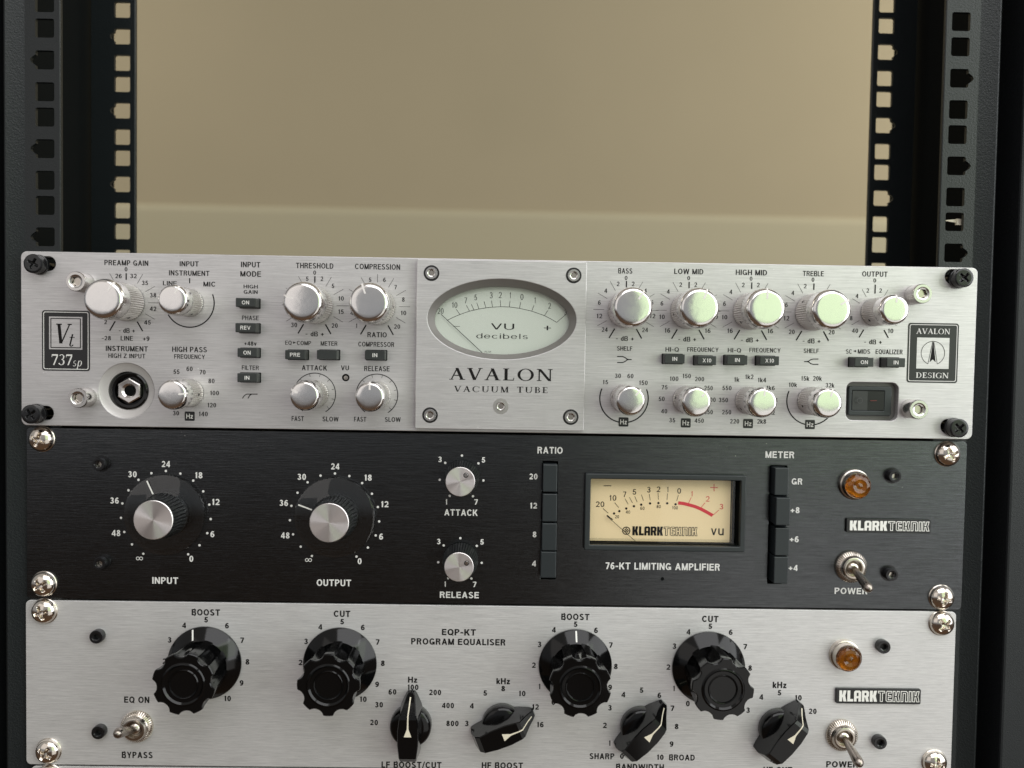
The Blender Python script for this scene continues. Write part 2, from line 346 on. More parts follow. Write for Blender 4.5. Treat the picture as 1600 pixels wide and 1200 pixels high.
# ---- upright sans letters built from strokes (cap height 1); w = stem, q = crossbar thickness
def sans_glyph(ch, w, q):
    S = []; h = w / 2; g = q / 2
    def V(x, y0=0., y1=1.): S.append([(x - h, y0), (x + h, y0), (x + h, y1), (x - h, y1)])
    def H(x0, x1, y): S.append([(x0, y - g), (x1, y - g), (x1, y + g), (x0, y + g)])
    def D(x0, y0, x1, y1, k=1.): d = h * k; S.append([(x0 - d, y0), (x0 + d, y0), (x1 + d, y1), (x1 - d, y1)])
    def A(cx, cy, rx, ry, a0, a1, n=None):
        n = n or max(4, int(abs(a1 - a0) / 18))
        rx -= h; ry -= g
        for i in range(n):
            P = []
            for a, f in ((i, 1), (i + 1, 1), (i + 1, -1), (i, -1)):
                t = math.radians(a0 + (a1 - a0) * a / n); P.append((cx + (rx + f * h) * math.sin(t), cy + (ry + f * g) * math.cos(t)))
            S.append(P)
    X = .70
    if ch == 'A': D(h, 0, .42, 1); D(.84 - h, 0, .42, 1); H(.2, .64, .32); W = .84
    elif ch == 'B': V(h); H(w, .42, 1 - g); H(w, .42, .53); H(w, .44, g); A(.42, .765, .26, .235 + g, 0, 180); A(.44, .265, .28, .265 + g, 0, 180); W = .72
    elif ch == 'C': A(.42, .5, .42, .51, 52, -232, 20); W = .82
    elif ch == 'D': V(h); H(w, .34, 1 - g); H(w, .34, g); A(.34, .5, .43, .5, 0, 180, 12); W = .77
    elif ch == 'E': V(h); H(w, .66, 1 - g); H(w, .62, .52); H(w, .67, g); W = .67
    elif ch == 'F': V(h); H(w, .63, 1 - g); H(w, .58, .5); W = .62
    elif ch == 'G': A(.42, .5, .42, .51, 52, -180, 16); A(.42, .5, .42, .51, 180, 100, 5); H(.44, .83, .47 - g); V(.83 - h, .02, .47 - q); W = .84
    elif ch == 'H': V(h); V(.76 - h); H(w, .76 - w, .52); W = .76
    elif ch == 'I': V(h); W = w
    elif ch == 'J': V(.5 - h, .28); A(.25, .28, .25, .29, 90, 270, 10); W = .5
    elif ch == 'K': V(h); D(w, .36, .66, 1, 1.25); D(.72 - h * .2, 0, .34, .62, 1.2); W = .78
    elif ch == 'L': V(h); H(w, .60, g); W = .60
    elif ch == 'M': V(h); V(.90 - h); D(.45, 0, h, 1, .95); D(.45, 0, .90 - h, 1, .95); W = .90
    elif ch == 'N': V(h); V(.76 - h); D(.76 - h, 0, h, 1, 1.05); W = .76
    elif ch == 'O': A(.44, .5, .44, .51, 0, 360, 24); W = .88
    elif ch == 'P': V(h); H(w, .42, 1 - g); H(w, .42, .44); A(.42, .72 , .28, .28 + g*.0, 0, 180, 10); W = .70
    elif ch == 'Q': A(.44, .5, .44, .51, 0, 360, 24); D(.80, -.04, .52, .28, .9); W = .88
    elif ch == 'R': V(h); H(w, .44, 1 - g); H(w, .44, .46 + g); A(.44, .73, .28, .27, 0, 180, 10); D(.73 - h, 0, .50, .46); W = .76
    elif ch == 'S': A(.36, .735, .33, .275, 65, -180, 14); A(.36, .27, .36, .28, 0, 115, 8) if False else None; A(.36, .265, .36, .275, 0, 180, 10); A(.36, .265, .36, .275, 180, 255, 5); H(.30, .42, .50); W = .72
    elif ch == 'T': V(.37, 0, 1 - q); H(0, .74, 1 - g); W = .74
    elif ch == 'U': V(h, .32); V(.74 - h, .32); A(.37, .32, .37, .33, 90, 270, 12); W = .74
    elif ch == 'V': D(.41, 0, h, 1); D(.41, 0, .82 - h, 1); W = .82
    elif ch == 'W': D(.31, 0, h, 1); D(.31, 0, .59, 1, .9); D(.87, 0, .59, 1, .9); D(.87, 0, 1.18 - h, 1); W = 1.18
    elif ch == 'X': D(h, 0, .78 - h, 1); D(.78 - h, 0, h, 1); W = .78
    elif ch == 'Y': V(.4, 0, .42); D(.4, .38, h, 1); D(.4, .38, .8 - h, 1); W = .8
    elif ch == 'Z': H(.03, .70, 1 - g); H(0, .72, g); D(h * 1.1, q, .70 - h * 1.1, 1 - q, 1.2); W = .72
    elif ch == '0': A(.30, .5, .30, .51, 0, 360, 20); W = .60
    elif ch == '1': V(.30); S.append([(.10, .74), (.24, .74), (.26, .98), (.20, .86), (.10, .84)]); W = .44
    elif ch == '2': A(.30, .71, .29, .30, -80, 90, 10); A(.30, .71, .29, .30, 90, 130, 3); D(.10, q * .6, .52, .56, 1.0); H(.02, .60, g); W = .60
    elif ch == '3': A(.29, .745, .265, .265, -75, 180, 13); A(.29, .275, .30, .285, 0, 255, 13); H(.22, .34, .52); W = .60
    elif ch == '4': V(.45); H(.0, .62, .27); S.append([(.0, .27 + g), (.0, .27 - g), (.16, .27 + g), (.45, .84), (.45, 1), (.37, 1)][0:1] + [(.16, .27 + g), (.45, .80), (.45, 1), (.36, 1)]); W = .62
    elif ch == '5': H(.12, .56, 1 - g); S.append([(.04, .46), (.04 + w * .9, .46), (.12 + w, 1 - q), (.12, 1 - q)]); A(.30, .32, .30, .33, -62, 180, 13); A(.30, .32, .30, .33, 180, 253, 4); W = .60
    elif ch == '6': A(.30, .32, .30, .33, 0, 360, 18); A(.40, .44, .40, .57, -90, 0, 8); A(.36, .70, .22, .31, 0, 62, 4); W = .60
    elif ch == '7': H(.02, .59, 1 - g); D(.22, 0, .50, 1 - q, 1.05); W = .60
    elif ch == '8': A(.30, .75, .265, .26, 0, 360, 18); A(.30, .27, .30, .28, 0, 360, 18); W = .60
    elif ch == '9': A(.30, .68, .30, .33, 0, 360, 18); A(.20, .56, .40, .57, 90, 180, 8); A(.24, .30, .22, .31, 180, 242, 4); W = .60
    elif ch == '-': H(.0, .40, .42); W = .40
    elif ch == '+': H(0, .58, .42); S.append([(.29 - h, .13), (.29 + h, .13), (.29 + h, .71), (.29 - h, .71)]); W = .58
    elif ch == '/': D(.02, -.05, .34, 1.05, .8); W = .36
    elif ch == 'k': V(h); D(w, .24, .46, .72, 1.1); D(.52 - h * .2, 0, .24, .44, 1.1); W = .54
    elif ch == 'z': H(.02, .48, .72 - g); H(0, .50, g); D(h, q, .46 - h, .72 - q, 1.15); W = .50
    elif ch == 'v': D(.28, 0, h, .72); D(.28, 0, .56 - h, .72); W = .56
    elif ch == 'u': V(h, .25, .72); V(.54 - h, 0, .72); A(.27, .25, .27, .26, 90, 270, 10); W = .54
    elif ch == 'd': V(.56 - h); A(.29, .36, .29, .37, 0, 360, 18); W = .56
    elif ch == 'b': V(h); A(.27, .36, .29, .37, 0, 360, 18); W = .56
    elif ch == 'e': A(.28, .36, .28, .37, 90, -130, 14); A(.28, .36, .28, .37, 230, 120, 7); H(.04, .54, .36); W = .56
    elif ch == 'c': A(.28, .36, .28, .37, 50, -230, 15); W = .52
    elif ch == 'i': V(.10, 0, .72); V(.10, .86, 1.0); W = .20
    elif ch == 'l': V(.10); W = .20
    elif ch == 's': A(.24, .53, .21, .20, 65, -180, 12); A(.24, .20, .23, .21, 0, 255, 12); W = .48
    elif ch == ' ': W = .30
    else: W = .3
    return S, W
def sans(ink, t, c, w_, h, wt=.15, contrast=1., gap=.15, slab=False):
    X, G = 0, []
    for ch in t:
        S, W = sans_glyph(ch, wt, wt * contrast)
        if slab and ch in 'dbil': S = S + [[(.0, -.0), (.30, 0), (.30, .05), (0, .05)]] if ch in 'il' else S
        G += [[(x + X, y) for x, y in p] for p in S]; X += W + gap
    X -= gap
    kz = h; kx = (w_ / X) if w_ else kz
    for p in G: ink.poly([(c[0] + (x - X / 2) * kx, c[1] + (y - .5) * kz) for x, y in p])

# ---- two-style block logo (heavy letters, then outlined letters)
def logo_glyph(ch):
    H = []
    if ch == 'K': O = [(0, 0), (.24, 0), (.24, .38), (.28, .38), (.36, 0), (.62, 0), (.52, .44), (.50, .52), (.52, .60), (.60, 1), (.35, 1), (.28, .62), (.24, .62), (.24, 1), (0, 1)]; W = .62
    elif ch == 'L': O = [(0, 0), (.50, 0), (.50, .22), (.24, .22), (.24, 1), (0, 1)]; W = .50
    elif ch == 'A': O = [(0, 0), (.22, 0), (.22, .30), (.38, .30), (.38, 0), (.60, 0), (.60, .88), (.48, 1), (.12, 1), (0, .88)]; H = [[(.22, .50), (.38, .50), (.38, .80), (.22, .80)]]; W = .60
    elif ch == 'R': O = [(0, 0), (.22, 0), (.22, .38), (.28, .38), (.37, 0), (.61, 0), (.52, .42), (.60, .52), (.60, .88), (.48, 1), (0, 1)]; H = [[(.22, .56), (.38, .56), (.38, .80), (.22, .80)]]; W = .61
    elif ch == 'T': O = [(.18, 0), (.42, 0), (.42, .78), (.60, .78), (.60, 1), (0, 1), (0, .78), (.18, .78)]; W = .60
    elif ch == 'E': O = [(.12, 0), (.52, 0), (.52, .22), (.24, .22), (.24, .40), (.48, .40), (.48, .60), (.24, .60), (.24, .78), (.52, .78), (.52, 1), (.12, 1), (0, .88), (0, .12)]; W = .52
    elif ch == 'N': O = [(0, 0), (.23, 0), (.23, .76), (.39, .76), (.39, 0), (.62, 0), (.62, .86), (.50, 1), (0, 1)]; W = .62
    elif ch == 'I': O = [(0, 0), (.24, 0), (.24, 1), (0, 1)]; W = .24
    return O, H, W
def logo(parent, x0, x1, z0, z1, slope, y, m_letter, m_inner, solid='KLARK', outl='TEKNIK', prefix='logo'):
    gap = .07; tot = 0
    for ch in solid + outl: tot += logo_glyph(ch)[2] + gap
    tot += .0 - gap; kx = (x1 - x0) / tot; kz = z1 - z0; X = 0
    for k, ch in enumerate(solid + outl):
        O, H, W = logo_glyph(ch)
        f = lambda P: [(x0 + (X + p[0]) * kx, z0 + p[1] * kz + slope * (x0 + (X + p[0]) * kx - x0)) for p in P]
        me = plate_mesh('logo_letter', f(O), [f(h) for h in H], .16, 0)
        link('logo_letter', me, m_letter, parent, (0, y - .16, 0))
        if k >= len(solid):
            cu = bpy.data.curves.new('c', 'CURVE'); cu.dimensions = '2D'; cu.fill_mode = 'BOTH'; cu.offset = -.062 * kx
            for P in [f(O)] + [f(h) for h in H]:
                s = cu.splines.new('POLY'); s.points.add(len(P) - 1); s.use_cyclic_u = True
                for i, (a, b) in enumerate(P): s.points[i].co = (a, b, 0, 1)
            cu.extrude = .02
            o = bpy.data.objects.new('tmp', cu); COL.objects.link(o)
            me = bpy.data.meshes.new_from_object(o.evaluated_get(bpy.context.evaluated_depsgraph_get())); bpy.data.objects.remove(o)
            for v in me.vertices: a, b, c_ = v.co; v.co = (a * MM, -c_ * MM, b * MM)
            link('logo_infill', me, m_inner, parent, (0, y - .20, 0))
        X += W + gap

# ------------------------------------------------------------------ setting
def sheet(name, V, Fc, m):
    me = mesh(name, V, Fc); o = link(name, me, m, None, (0, 0, 0)); o['kind'] = 'structure'; return o
WY = 1500
zd = at(780, 336, WY)[1]
sheet('wall', [(-4500, WY, zd + 20), (4500, WY, zd), (4500, WY, 3200), (-4500, WY, 3200), (-4500, WY + 60, zd + 20), (4500, WY + 60, zd), (4500, WY + 60, 3200), (-4500, WY + 60, 3200)],
      [(0, 1, 2, 3), (7, 6, 5, 4), (3, 2, 6, 7)], M['wall'])
V = []; Fc = []
for i in range(9):                                     # lower wall stands 14 mm proud, its top edge rounded
    a = math.radians(90 * i / 8); y_, z_ = WY - 14 * math.sin(a), -14 * (1 - math.cos(a)) * 1.6
    V += [(-4500, y_, zd + 20 + z_), (4500, y_, zd + z_)]
V += [(-4500, WY - 14, -1500), (4500, WY - 14, -1500)]
Fc = [(2 * i, 2 * i + 1, 2 * i + 3, 2 * i + 2) for i in range(9)]
sheet('lower_wall', V, Fc, M['wall_low'])

# ------------------------------------------------------------------ the rack
RZ0 = 111.1 - 14.83                                    # centre of a notched hole
rack = empty('equipment_rack', (0, 40, -300), 'black powder coated open equipment rack with square holed rails, around the stacked audio units', 'rack')
def rail(name, side, y, xin, xout, zlo, zhi, thick):
    """flat perforated strip: every square hole (and its side notch) is a real opening with walls"""
    V, Fc = [], []; hx, a = 232.55, 4.75
    def quadp(P, yy=0):
        b = len(V); V.extend([(side * px, yy, pz) for px, pz in P]); Fc.append(tuple(range(b, b + len(P))) if side > 0 else tuple(range(b, b + len(P)))[::-1])
    hs = []
    for k in range(-12, 9):
        for j, dz in enumerate((-15.875, 0, 15.875)):
            z = RZ0 + 44.45 * k + dz
            if zlo + 8 < z < zhi - 8: hs.append((z, j == 1))
    hs.sort(); prev = zlo
    for yy in (0, thick):
        prev = zlo
        for z, notch in hs:
            quadp([(xin, prev), (xout, prev), (xout, z - a), (xin, z - a)], yy)
            quadp([(xin, z - a), (hx - a, z - a), (hx - a, z + a), (xin, z + a)], yy)
            if notch:
                quadp([(hx + a, z - a), (xout, z - a), (xout, z - 1.2), (hx + a + 2.1, z - 1.2), (hx + a, z - 2.7)], yy)
                quadp([(hx + a + 2.1, z - 1.2), (xout, z - 1.2), (xout, z + 1.2), (hx + a + 2.1, z + 1.2), (hx + a + 2.7, z)], yy)
                quadp([(hx + a, z + 2.7), (hx + a + 2.1, z + 1.2), (xout, z + 1.2), (xout, z + a), (hx + a, z + a)], yy)
            else: quadp([(hx + a, z - a), (xout, z - a), (xout, z + a), (hx + a, z + a)], yy)
            for sx1 in (-1, 1):
                for sz1 in (-1, 1):
                    P = [(hx + sx1 * a, z + sz1 * a), (hx + sx1 * (a - 1), z + sz1 * a), (hx + sx1 * (a - .3), z + sz1 * (a - .3)), (hx + sx1 * a, z + sz1 * (a - 1))]
                    quadp(P if sx1 * sz1 > 0 else P[::-1], yy)
            prev = z + a
        quadp([(xin, prev), (xout, prev), (xout, zhi), (xin, zhi)], yy)
    def wall(P):
        n = len(P)
        for i in range(n):
            (x0_, z0_), (x1_, z1_) = P[i], P[(i + 1) % n]; b = len(V)
            V.extend([(side * x0_, 0, z0_), (side * x1_, 0, z1_), (side * x1_, thick, z1_), (side * x0_, thick, z0_)]); Fc.append((b, b + 1, b + 2, b + 3) if side < 0 else (b + 3, b + 2, b + 1, b))
    for z, notch in hs:
        P = [(hx - a, z - a + 1), (hx - a + .3, z - a + .3), (hx - a + 1, z - a), (hx + a - 1, z - a), (hx + a - .3, z - a + .3), (hx + a, z - a + 1)]
        if notch: P += [(hx + a, z - 2.7), (hx + a + 2.1, z - 1.2), (hx + a + 2.7, z), (hx + a + 2.1, z + 1.2), (hx + a, z + 2.7)]
        P += [(hx + a, z + a - 1), (hx + a - .3, z + a - .3), (hx + a - 1, z + a), (hx - a + 1, z + a), (hx - a + .3, z + a - .3), (hx - a, z + a - 1)]
        wall(P)
    b = len(V)   # rounded inner edge
    for z in (zlo, zhi): V.extend([(side * xin, 0, z), (side * (xin - .35), .2, z), (side * (xin - .5), .6, z), (side * (xin - .5), thick, z)])
    for i in range(3): Fc.append((b + i, b + 4 + i, b + 5 + i, b + 1 + i) if side > 0 else (b + i, b + 1 + i, b + 5 + i, b + 4 + i))
    link(name, mesh(name, [(p[0] - side * 235, p[1], p[2]) for p in V], Fc), M['powder'], rack, (side * 235, y, 0))
for s in (-1, 1):
    rail('front_rail', s, 0, 225.2, 242.5, -330, 420, 2.0)
    # bent outer lip of the rail and its side web
    V = []
    for z in (-330, 420):
        V += [(s * x, y, z) for x, y in ((242.5, .0), (243.4, -.2), (250.4, -3.2), (251.2, -2.8), (251.2, 16), (249.4, 16), (249.4, -.6), (242.5, 2.0))]
    Fc = [(i, (i + 1) % 8, (i + 1) % 8 + 8, i + 8) for i in range(8)]
    if s > 0: Fc = [f[::-1] for f in Fc]
    link('rail_lip', mesh('rail_lip', V, Fc, 40), M['powder'], rack, (0, 0, 0))
    rail('rear_rail', s, 78.6, 225.0, 251.2, -330, 420, 2.0)
    box('side_panel', s * 253.2, s * 254.6, -330, 420, 2, 110, M['dark'], rack, 0)
    box('cabinet_post', s * 265.2, s * 320, -330, 420, -1.5, 60, M['powder_post'], rack, 1.2)
    box('gap_panel', s * 254.8, s * 264.8, -330, 420, 22, 60, M['dark'], rack, 0)
ct = empty('cable_tie_end', (229.6, 3.5, 126))
cx, cz = at(1491, 345, 3.5)
ct.location = Vector((cx, 3.5, cz)) * MM; ct['wl'] = [cx, 3.5, cz]
ct['label'] = 'small cream cable tie end poking across a square hole of the right front rail'; ct['category'] = 'cable tie'
link('tie_strap', mesh('tie_strap', [(-4.4, 0, .9), (1.2, 0, .0), (1.2, 0, 1.9), (-4.4, 0, 1.3), (-4.4, 1, .9), (1.2, 1, 0), (1.2, 1, 1.9), (-4.4, 1, 1.3)],
     [(0, 1, 2, 3), (0, 4, 5, 1), (3, 2, 6, 7), (0, 3, 7, 4)]), M['cream_line'], ct, (cx, 3.5, cz - 1))
link('tie_head', mesh('tie_head', [(1, -.4, -1.1), (4, -.4, -1.3), (4.2, -.4, 1.9), (1, -.4, 2.1), (1, 1, -1.1), (4, 1, -1.3), (4.2, 1, 1.9), (1, 1, 2.1)],
     [(0, 1, 2, 3), (0, 4, 5, 1), (3, 2, 6, 7), (0, 3, 7, 4), (1, 5, 6, 2)]), M['cream_line'], ct, (cx, 3.5, cz - 1))

# ------------------------------------------------------------------ shared small builders
def hexf(r, a):
    k = math.pi / 3; t = (a % k) - k / 2; return r * math.cos(k / 2) / math.cos(t)
def socket_bolt(name, c, y, r, h, m, parent, hexr, rot=0.3, mh=None):
    o = lathe(name, [(r * .98, 0), (r, .3), (r, h - .5), (r * .93, h), (hexr * 1.35, h), (hexr * 1.25, h - .25), (hexr, h - .4, 'h'), (hexr, h - 2.6, 'h')], 48, c, y, m, parent, {'h': hexf}, 40, True, rot)
    return o
def cross_dome(name, c, y, R, H, m, parent, rot, flat=False):
    """screw head with a real cross recess"""
    V, Fc = [], []; n, rings = 72, 26
    cr_, sr_ = math.cos(rot), math.sin(rot)
    for j in range(rings + 1):
        q = j / rings; r = R * q
        for i in range(n):
            a = 2 * math.pi * i / n; x, z = r * math.sin(a), r * math.cos(a)
            if flat: h = H - max(0, q - .72) ** 2 * 9 * .6 * (R / 6)
            else: h = H * math.sqrt(max(0, 1 - q * q * .97)) * 1.0
            u, v = x * cr_ - z * sr_, x * sr_ + z * cr_
            wd = .13 * R; ln = .60 * R
            inn = max(min((wd - abs(u)) / (.05 * R), (ln - abs(v)) / (.10 * R)), min((wd - abs(v)) / (.05 * R), (ln - abs(u)) / (.10 * R)), (0.24 * R - r) / (.06 * R))
            inn = max(0, min(1, inn)); h -= inn * (.34 * R) * (1.1 - q)
            V.append((x, -h, z))
    for j in range(rings):
        for i in range(n):
            a, b = j * n + i, j * n + (i + 1) % n; Fc.append((a, a + n, b + n, b))
    if flat or True:
        b = len(V); hh = 0
        for i in range(n): a = 2 * math.pi * i / n; V.append((R * math.sin(a), -hh, R * math.cos(a)))
        for i in range(n): Fc.append((rings * n + i, b + i, b + (i + 1) % n, rings * n + (i + 1) % n))
    return link(name, mesh(name, V, Fc, 40), m, parent, (c[0], y, c[1]))
def rack_screw(c_uv, h, R, y, m, rot, label, flat=False, washer=None):
    c = at(c_uv[0], c_uv[1], y - h * .7)
    t = empty('rack_screw', (c[0], y, c[1]), label, 'screw', 'screws fixing the units to the rack rails')
    cross_dome('screw_head', c, y - (h * .35 if flat else 0.6), R, h * (.65 if flat else 1) - (0 if flat else .6), m, t, rot, flat)
    if flat:
        lathe('washer', [(R * 1.02, 0), (R * 1.05, .3), (R * 1.05, h * .3), (R * .9, h * .36)], 40, c, y, M['black_oxide'], t)
    else:
        lathe('washer', [(R * 1.06, 0), (R * 1.06, .3), (R * 1.0, .62)], 48, c, y, M['nickel_dark'], t)
    lathe('shank', [(2.6, 0), (2.6, -12)][::-1], 16, c, y, M['nickel_dark'] if not flat else M['black_oxide'], t)
    return t

# ================================================================== UNIT 1: silver preamp
U1 = empty('preamp_unit', (0, 60, 44), 'brushed silver preamp with an oval white meter in a raised plate, top of the stack', 'audio unit')
zb, zt = .55, 88.1
jack = (za(1, 790, 922, YA)); rk = [za(5, 492, 828, YA), za(5, 810, 1070, YA)]
oval = at(784.3, 498.8, YP); oval_in = at(784.4, 500.6, YA)
slot_px = [(62, 411.5, 46, 12), (56, 645, 46, 12)]
slotsA = []
for u, v in ((66, 412), (63, 645.5), (1497, 432.5), (1490, 666.5)):
    c = at(u, v, YA); slotsA.append(rrect(c[0] - 6.6, c[1] - 3.6, c[0] + 6.6, c[1] + 3.6, 3.5, 8))
btnA = {}
def za_r(z, x0, x1, y0, y1, yy):
    a = za(z, x0, y0, yy); b = za(z, x1, y1, yy); return a[0], b[0], b[1], a[1]
face1 = plate('faceplate', rrect(-241.3, zb, 241.9, zt, 3.0, 6),
      [ell(jack[0], jack[1], 13.9, 13.9, 64), rrect(rk[0][0], rk[0][1], rk[1][0], rk[1][1], 3.4), ell(oval_in[0], oval_in[1], 35.5, 18.6, 64)] + slotsA,
      YA, 5.9, M['silver'], U1, .35, c=(0, 44))
box('chassis', -215, 215, 2, 86, 12, 250, M['dark'], U1, 0)
box('rear_shield', -222, 222, 1, 87.5, 4, 11, M['dark'], U1, 0)

def knurl(amp, cnt): return lambda r, a: r - amp * (.5 + .5 * math.cos(a * cnt)) ** 2
def metal_knob(c, h, big, ang, grub):
    R = 9.75 if big else 7.4
    cnt = 50 if big else 40
    k = lathe('dial_knob', [(R * .93, .5), (R * .96, .6, 'k'), (R * .96, h * .655, 'k')], cnt * 6, c, YA, M['knurl'], U1, {'k': knurl(.5, cnt)}, 50)
    hd = [(R * .90, 0), (R * .975, .05), (R * .995, .35), (R * 1.0, 1.0), (R * 1.0, h * .22), (R * .985, h * .27), (R * .95, h * .315), (R * .90, h * .345), (R * .84, h * .361), (R * .79, h * .367), (R * .72, h * .3705), (R * .58, h * .3735), (R * .4, h * .3755), (R * .2, h * .3765), (R * .05, h * .377)]
    cap = lathe('knob_cap', hd, 96, c, YA - h * .625, M['chrome'], k, None, 60)
    a = math.radians(ang); d = Vector((math.sin(a), math.cos(a))); n = Vector((d.y, -d.x))
    V = []; H = h * .375 + .12; pr_ = [(R * .46, H - .02), (R * .78, H - .18), (R * .86, H - .36), (R * .93, H - .65), (R * .985, H - 1.3)]
    for r, hh in pr_:
        for sgn in (-1, 1): V.append((d.x * r + n.x * sgn * .42, -hh, d.y * r + n.y * sgn * .42))
    for r, hh in pr_:
        for sgn in (-1, 1): V.append((d.x * r + n.x * sgn * .42, -hh + .5, d.y * r + n.y * sgn * .42))
    Fc = []; L = len(pr_)
    for i in range(L - 1):
        Fc += [(2 * i, 2 * i + 1, 2 * i + 3, 2 * i + 2), (2 * i, 2 * i + 2, 2 * (i + L) + 2, 2 * (i + L)), (2 * i + 1, 2 * (i + L) + 1, 2 * (i + L) + 3, 2 * i + 3)]
    Fc += [(0, 2 * L, 2 * L + 1, 1)]
    link('pointer_line', mesh('pointer_line', V, Fc), M['pointer'], k, (c[0], YA - h * .625, c[1]))
    g = math.radians(grub); gd = Vector((math.sin(g), 0, math.cos(g))); t2 = Vector((math.cos(g), 0, -math.sin(g)))
    V = [tuple(gd * (R * .965) + t2 * .75 * math.cos(q * math.pi / 6) + Vector((0, -h * .30 + .75 * math.sin(q * math.pi / 6), 0))) for q in range(12)]
    link('grub_screw', mesh('grub_screw', V, [tuple(range(12))]), M['dark'], k, (c[0], YA, c[1]))
    return k
def ink1(name='dial_marking'): return Ink(name, YA, M['ink'], face1)
pxm = (-CAM[1] + YA) / F_PX             # mm per photo pixel on the plate
DIALS = [  # zoom, base x, base y, height, big, pointer angle, grub angle, ticks
    (1, 789, 370, 23.3, 1, 34, 150), (1, 1185, 372, 20.7, 0, 26, 150), (1, 1187, 935, 21.7, 0, 85, 95),
    (2, 607, 388, 24.6, 1, -71, 20), (2, 998, 394, 25.0, 1, -21, 95), (2, 607, 942, 20.8, 0, -65, 20), (2, 996, 948, 21.5, 0, 0, 100),
    (4, 312, 377, 22.2, 1, 34, -90), (4, 703, 382, 23.3, 1, 22, -105), (4, 1094, 386, 23.3, 1, 2, -130),
    (5, 282, 392, 23.3, 1, 59, -60), (5, 665, 391, 21.1, 0, 5, -130), (4, 300, 930, 21.8, 0, 41, -80), (4, 690, 938, 21.6, 0, 42, -80),
    (4, 1080, 943, 21.8, 0, 7, -125), (5, 268, 945, 21.3, 0, 18, -110)]
ring_kind = {0: 'pre', 3: 'thr', 4: 'comp', 7: 'eq', 8: 'eq', 9: 'eq', 10: 'eq', 11: 'out', 1: 'inp', 5: 'ar', 6: 'ar', 12: 'c', 15: 'c'}
for i, (z, x, y, h, big, ang, grub) in enumerate(DIALS):
    c = za(z, x, y, YA)
    metal_knob(c, h, big, ang, grub)
    k = ring_kind.get(i)
    if not k: continue
    m = ink1(); q = pxm
    if k in ('pre', 'thr', 'eq', 'comp'):
        th = [-120, -90, -60, -30, 30, 60, 90, 120]
        if k == 'pre': th = [-30, 30, 60, 90, 120]
        m.rays(c, 34 * q, 51 * q, th, .18); m.rays(c, 34 * q, 51 * q, [-150, 150], .62)
        if k == 'comp': m.rays(c, 37 * q, 50 * q, [0], .18)
        else: m.rays(c, 35 * q, 45 * q, [0], .62)
    elif k == 'out': m.rays(c, 27 * q, 41 * q, [-120, -60, -30, 30, 60, 120], .18); m.rays(c, 32 * q, 46 * q, [-150, 150], .6); m.rays(c, 29 * q, 43 * q, [0], .62)
    elif k == 'inp': m.arc(c, 38 * q, 69, 240, .6); m.rays(c, 30 * q, 38 * q, [0], .55)
    elif k == 'ar': m.arc(c, 32.5 * q, -146, 148, .42); m.rays(c, 27.5 * q, 32.5 * q, [-75, -45, -15, 15, 45, 75, 105, 135], .2)
    elif k == 'c': m.arc(c, 38 * q, 67, 293, .62)
    m.done()
def words(z, L, y, m, parent, bold=.20, contrast=.72, name='lettering'):
    for t, x, yy, w_, h in L: Ink(name, y, m, parent).ztext(z, t, x, yy, w_, h, bold * (1 if h > 30.5 else .92), contrast).done()
words(1, [("PREAMP GAIN", 790, 123, 270, 34), ("0", 788, 163, 17, 27), ("26", 741, 205, 40, 28), ("32", 834, 205, 40, 28), ("35", 906, 248, 38, 28), ("38", 957, 325, 40, 28),
  ("42", 957, 410, 40, 28), ("45", 922, 495, 40, 28), ("2", 660, 492, 16, 28), ("-28", 665, 593, 56, 28), ("- dB +", 793, 546, 100, 30), ("LINE", 793, 594, 76, 30), ("+9", 914, 597, 40, 30),
  ("INSTRUMENT", 793, 659, 260, 34), ("HIGH Z INPUT", 793, 704, 228, 29), ("INPUT", 1183, 129, 118, 33), ("INSTRUMENT", 1183, 187, 250, 33), ("LINE", 1062, 250, 86, 28), ("MIC", 1310, 256, 76, 31),
  ("HIGH PASS", 1185, 664, 215, 34), ("FREQUENCY", 1185, 709, 190, 29), ("55", 1103, 803, 38, 29), ("60", 1185, 785, 38, 29), ("70", 1266, 806, 38, 29), ("80", 1322, 861, 38, 29), ("100", 1340, 936, 57, 29),
  ("120", 1323, 1012, 56, 29), ("140", 1270, 1067, 58, 30), ("30", 1100, 1062, 38, 29)], YA, M['ink'], face1)
words(2, [("INPUT", 207, 134, 120, 35), ("MODE", 207, 192, 128, 35), ("HIGH", 207, 271, 88, 24), ("GAIN", 207, 305, 86, 24), ("PHASE", 205, 467, 104, 29), ("+48v", 205, 627, 76, 27), ("FILTER", 205, 778, 106, 29),
  ("THRESHOLD", 607, 141, 232, 35), ("0", 607, 184, 17, 27), ("5", 560, 222, 16, 27), ("2", 652, 222, 16, 29), ("5", 721, 267, 16, 29), ("10", 771, 345, 36, 29), ("15", 770, 428, 36, 29), ("20", 732, 515, 38, 29),
  ("30", 478, 511, 38, 29), ("- dB +", 607, 567, 114, 30), ("COMPRESSION", 1000, 147, 280, 35), ("5", 953, 228, 16, 27), ("6", 1043, 229, 16, 28), ("7", 1112, 275, 16, 28), ("8", 1161, 352, 16, 29), ("10", 1161, 436, 36, 29),
  ("20", 1122, 521, 38, 29), ("1", 868, 516, 9, 29), ("4", 838, 436, 16, 28), ("RATIO", 997, 572, 120, 33), ("EQ", 443, 622, 40, 27), ("COMP", 540, 624, 88, 27), ("METER", 697, 627, 104, 29), ("COMPRESSOR", 992, 632, 224, 31),
  ("ATTACK", 605, 779, 156, 33), ("VU", 796, 779, 50, 31), ("RELEASE", 996, 784, 158, 33), ("FAST", 501, 1096, 76, 31), ("SLOW", 706, 1099, 100, 31), ("FAST", 891, 1100, 76, 31), ("SLOW", 1095, 1102, 98, 31)], YA, M['ink'], face1)
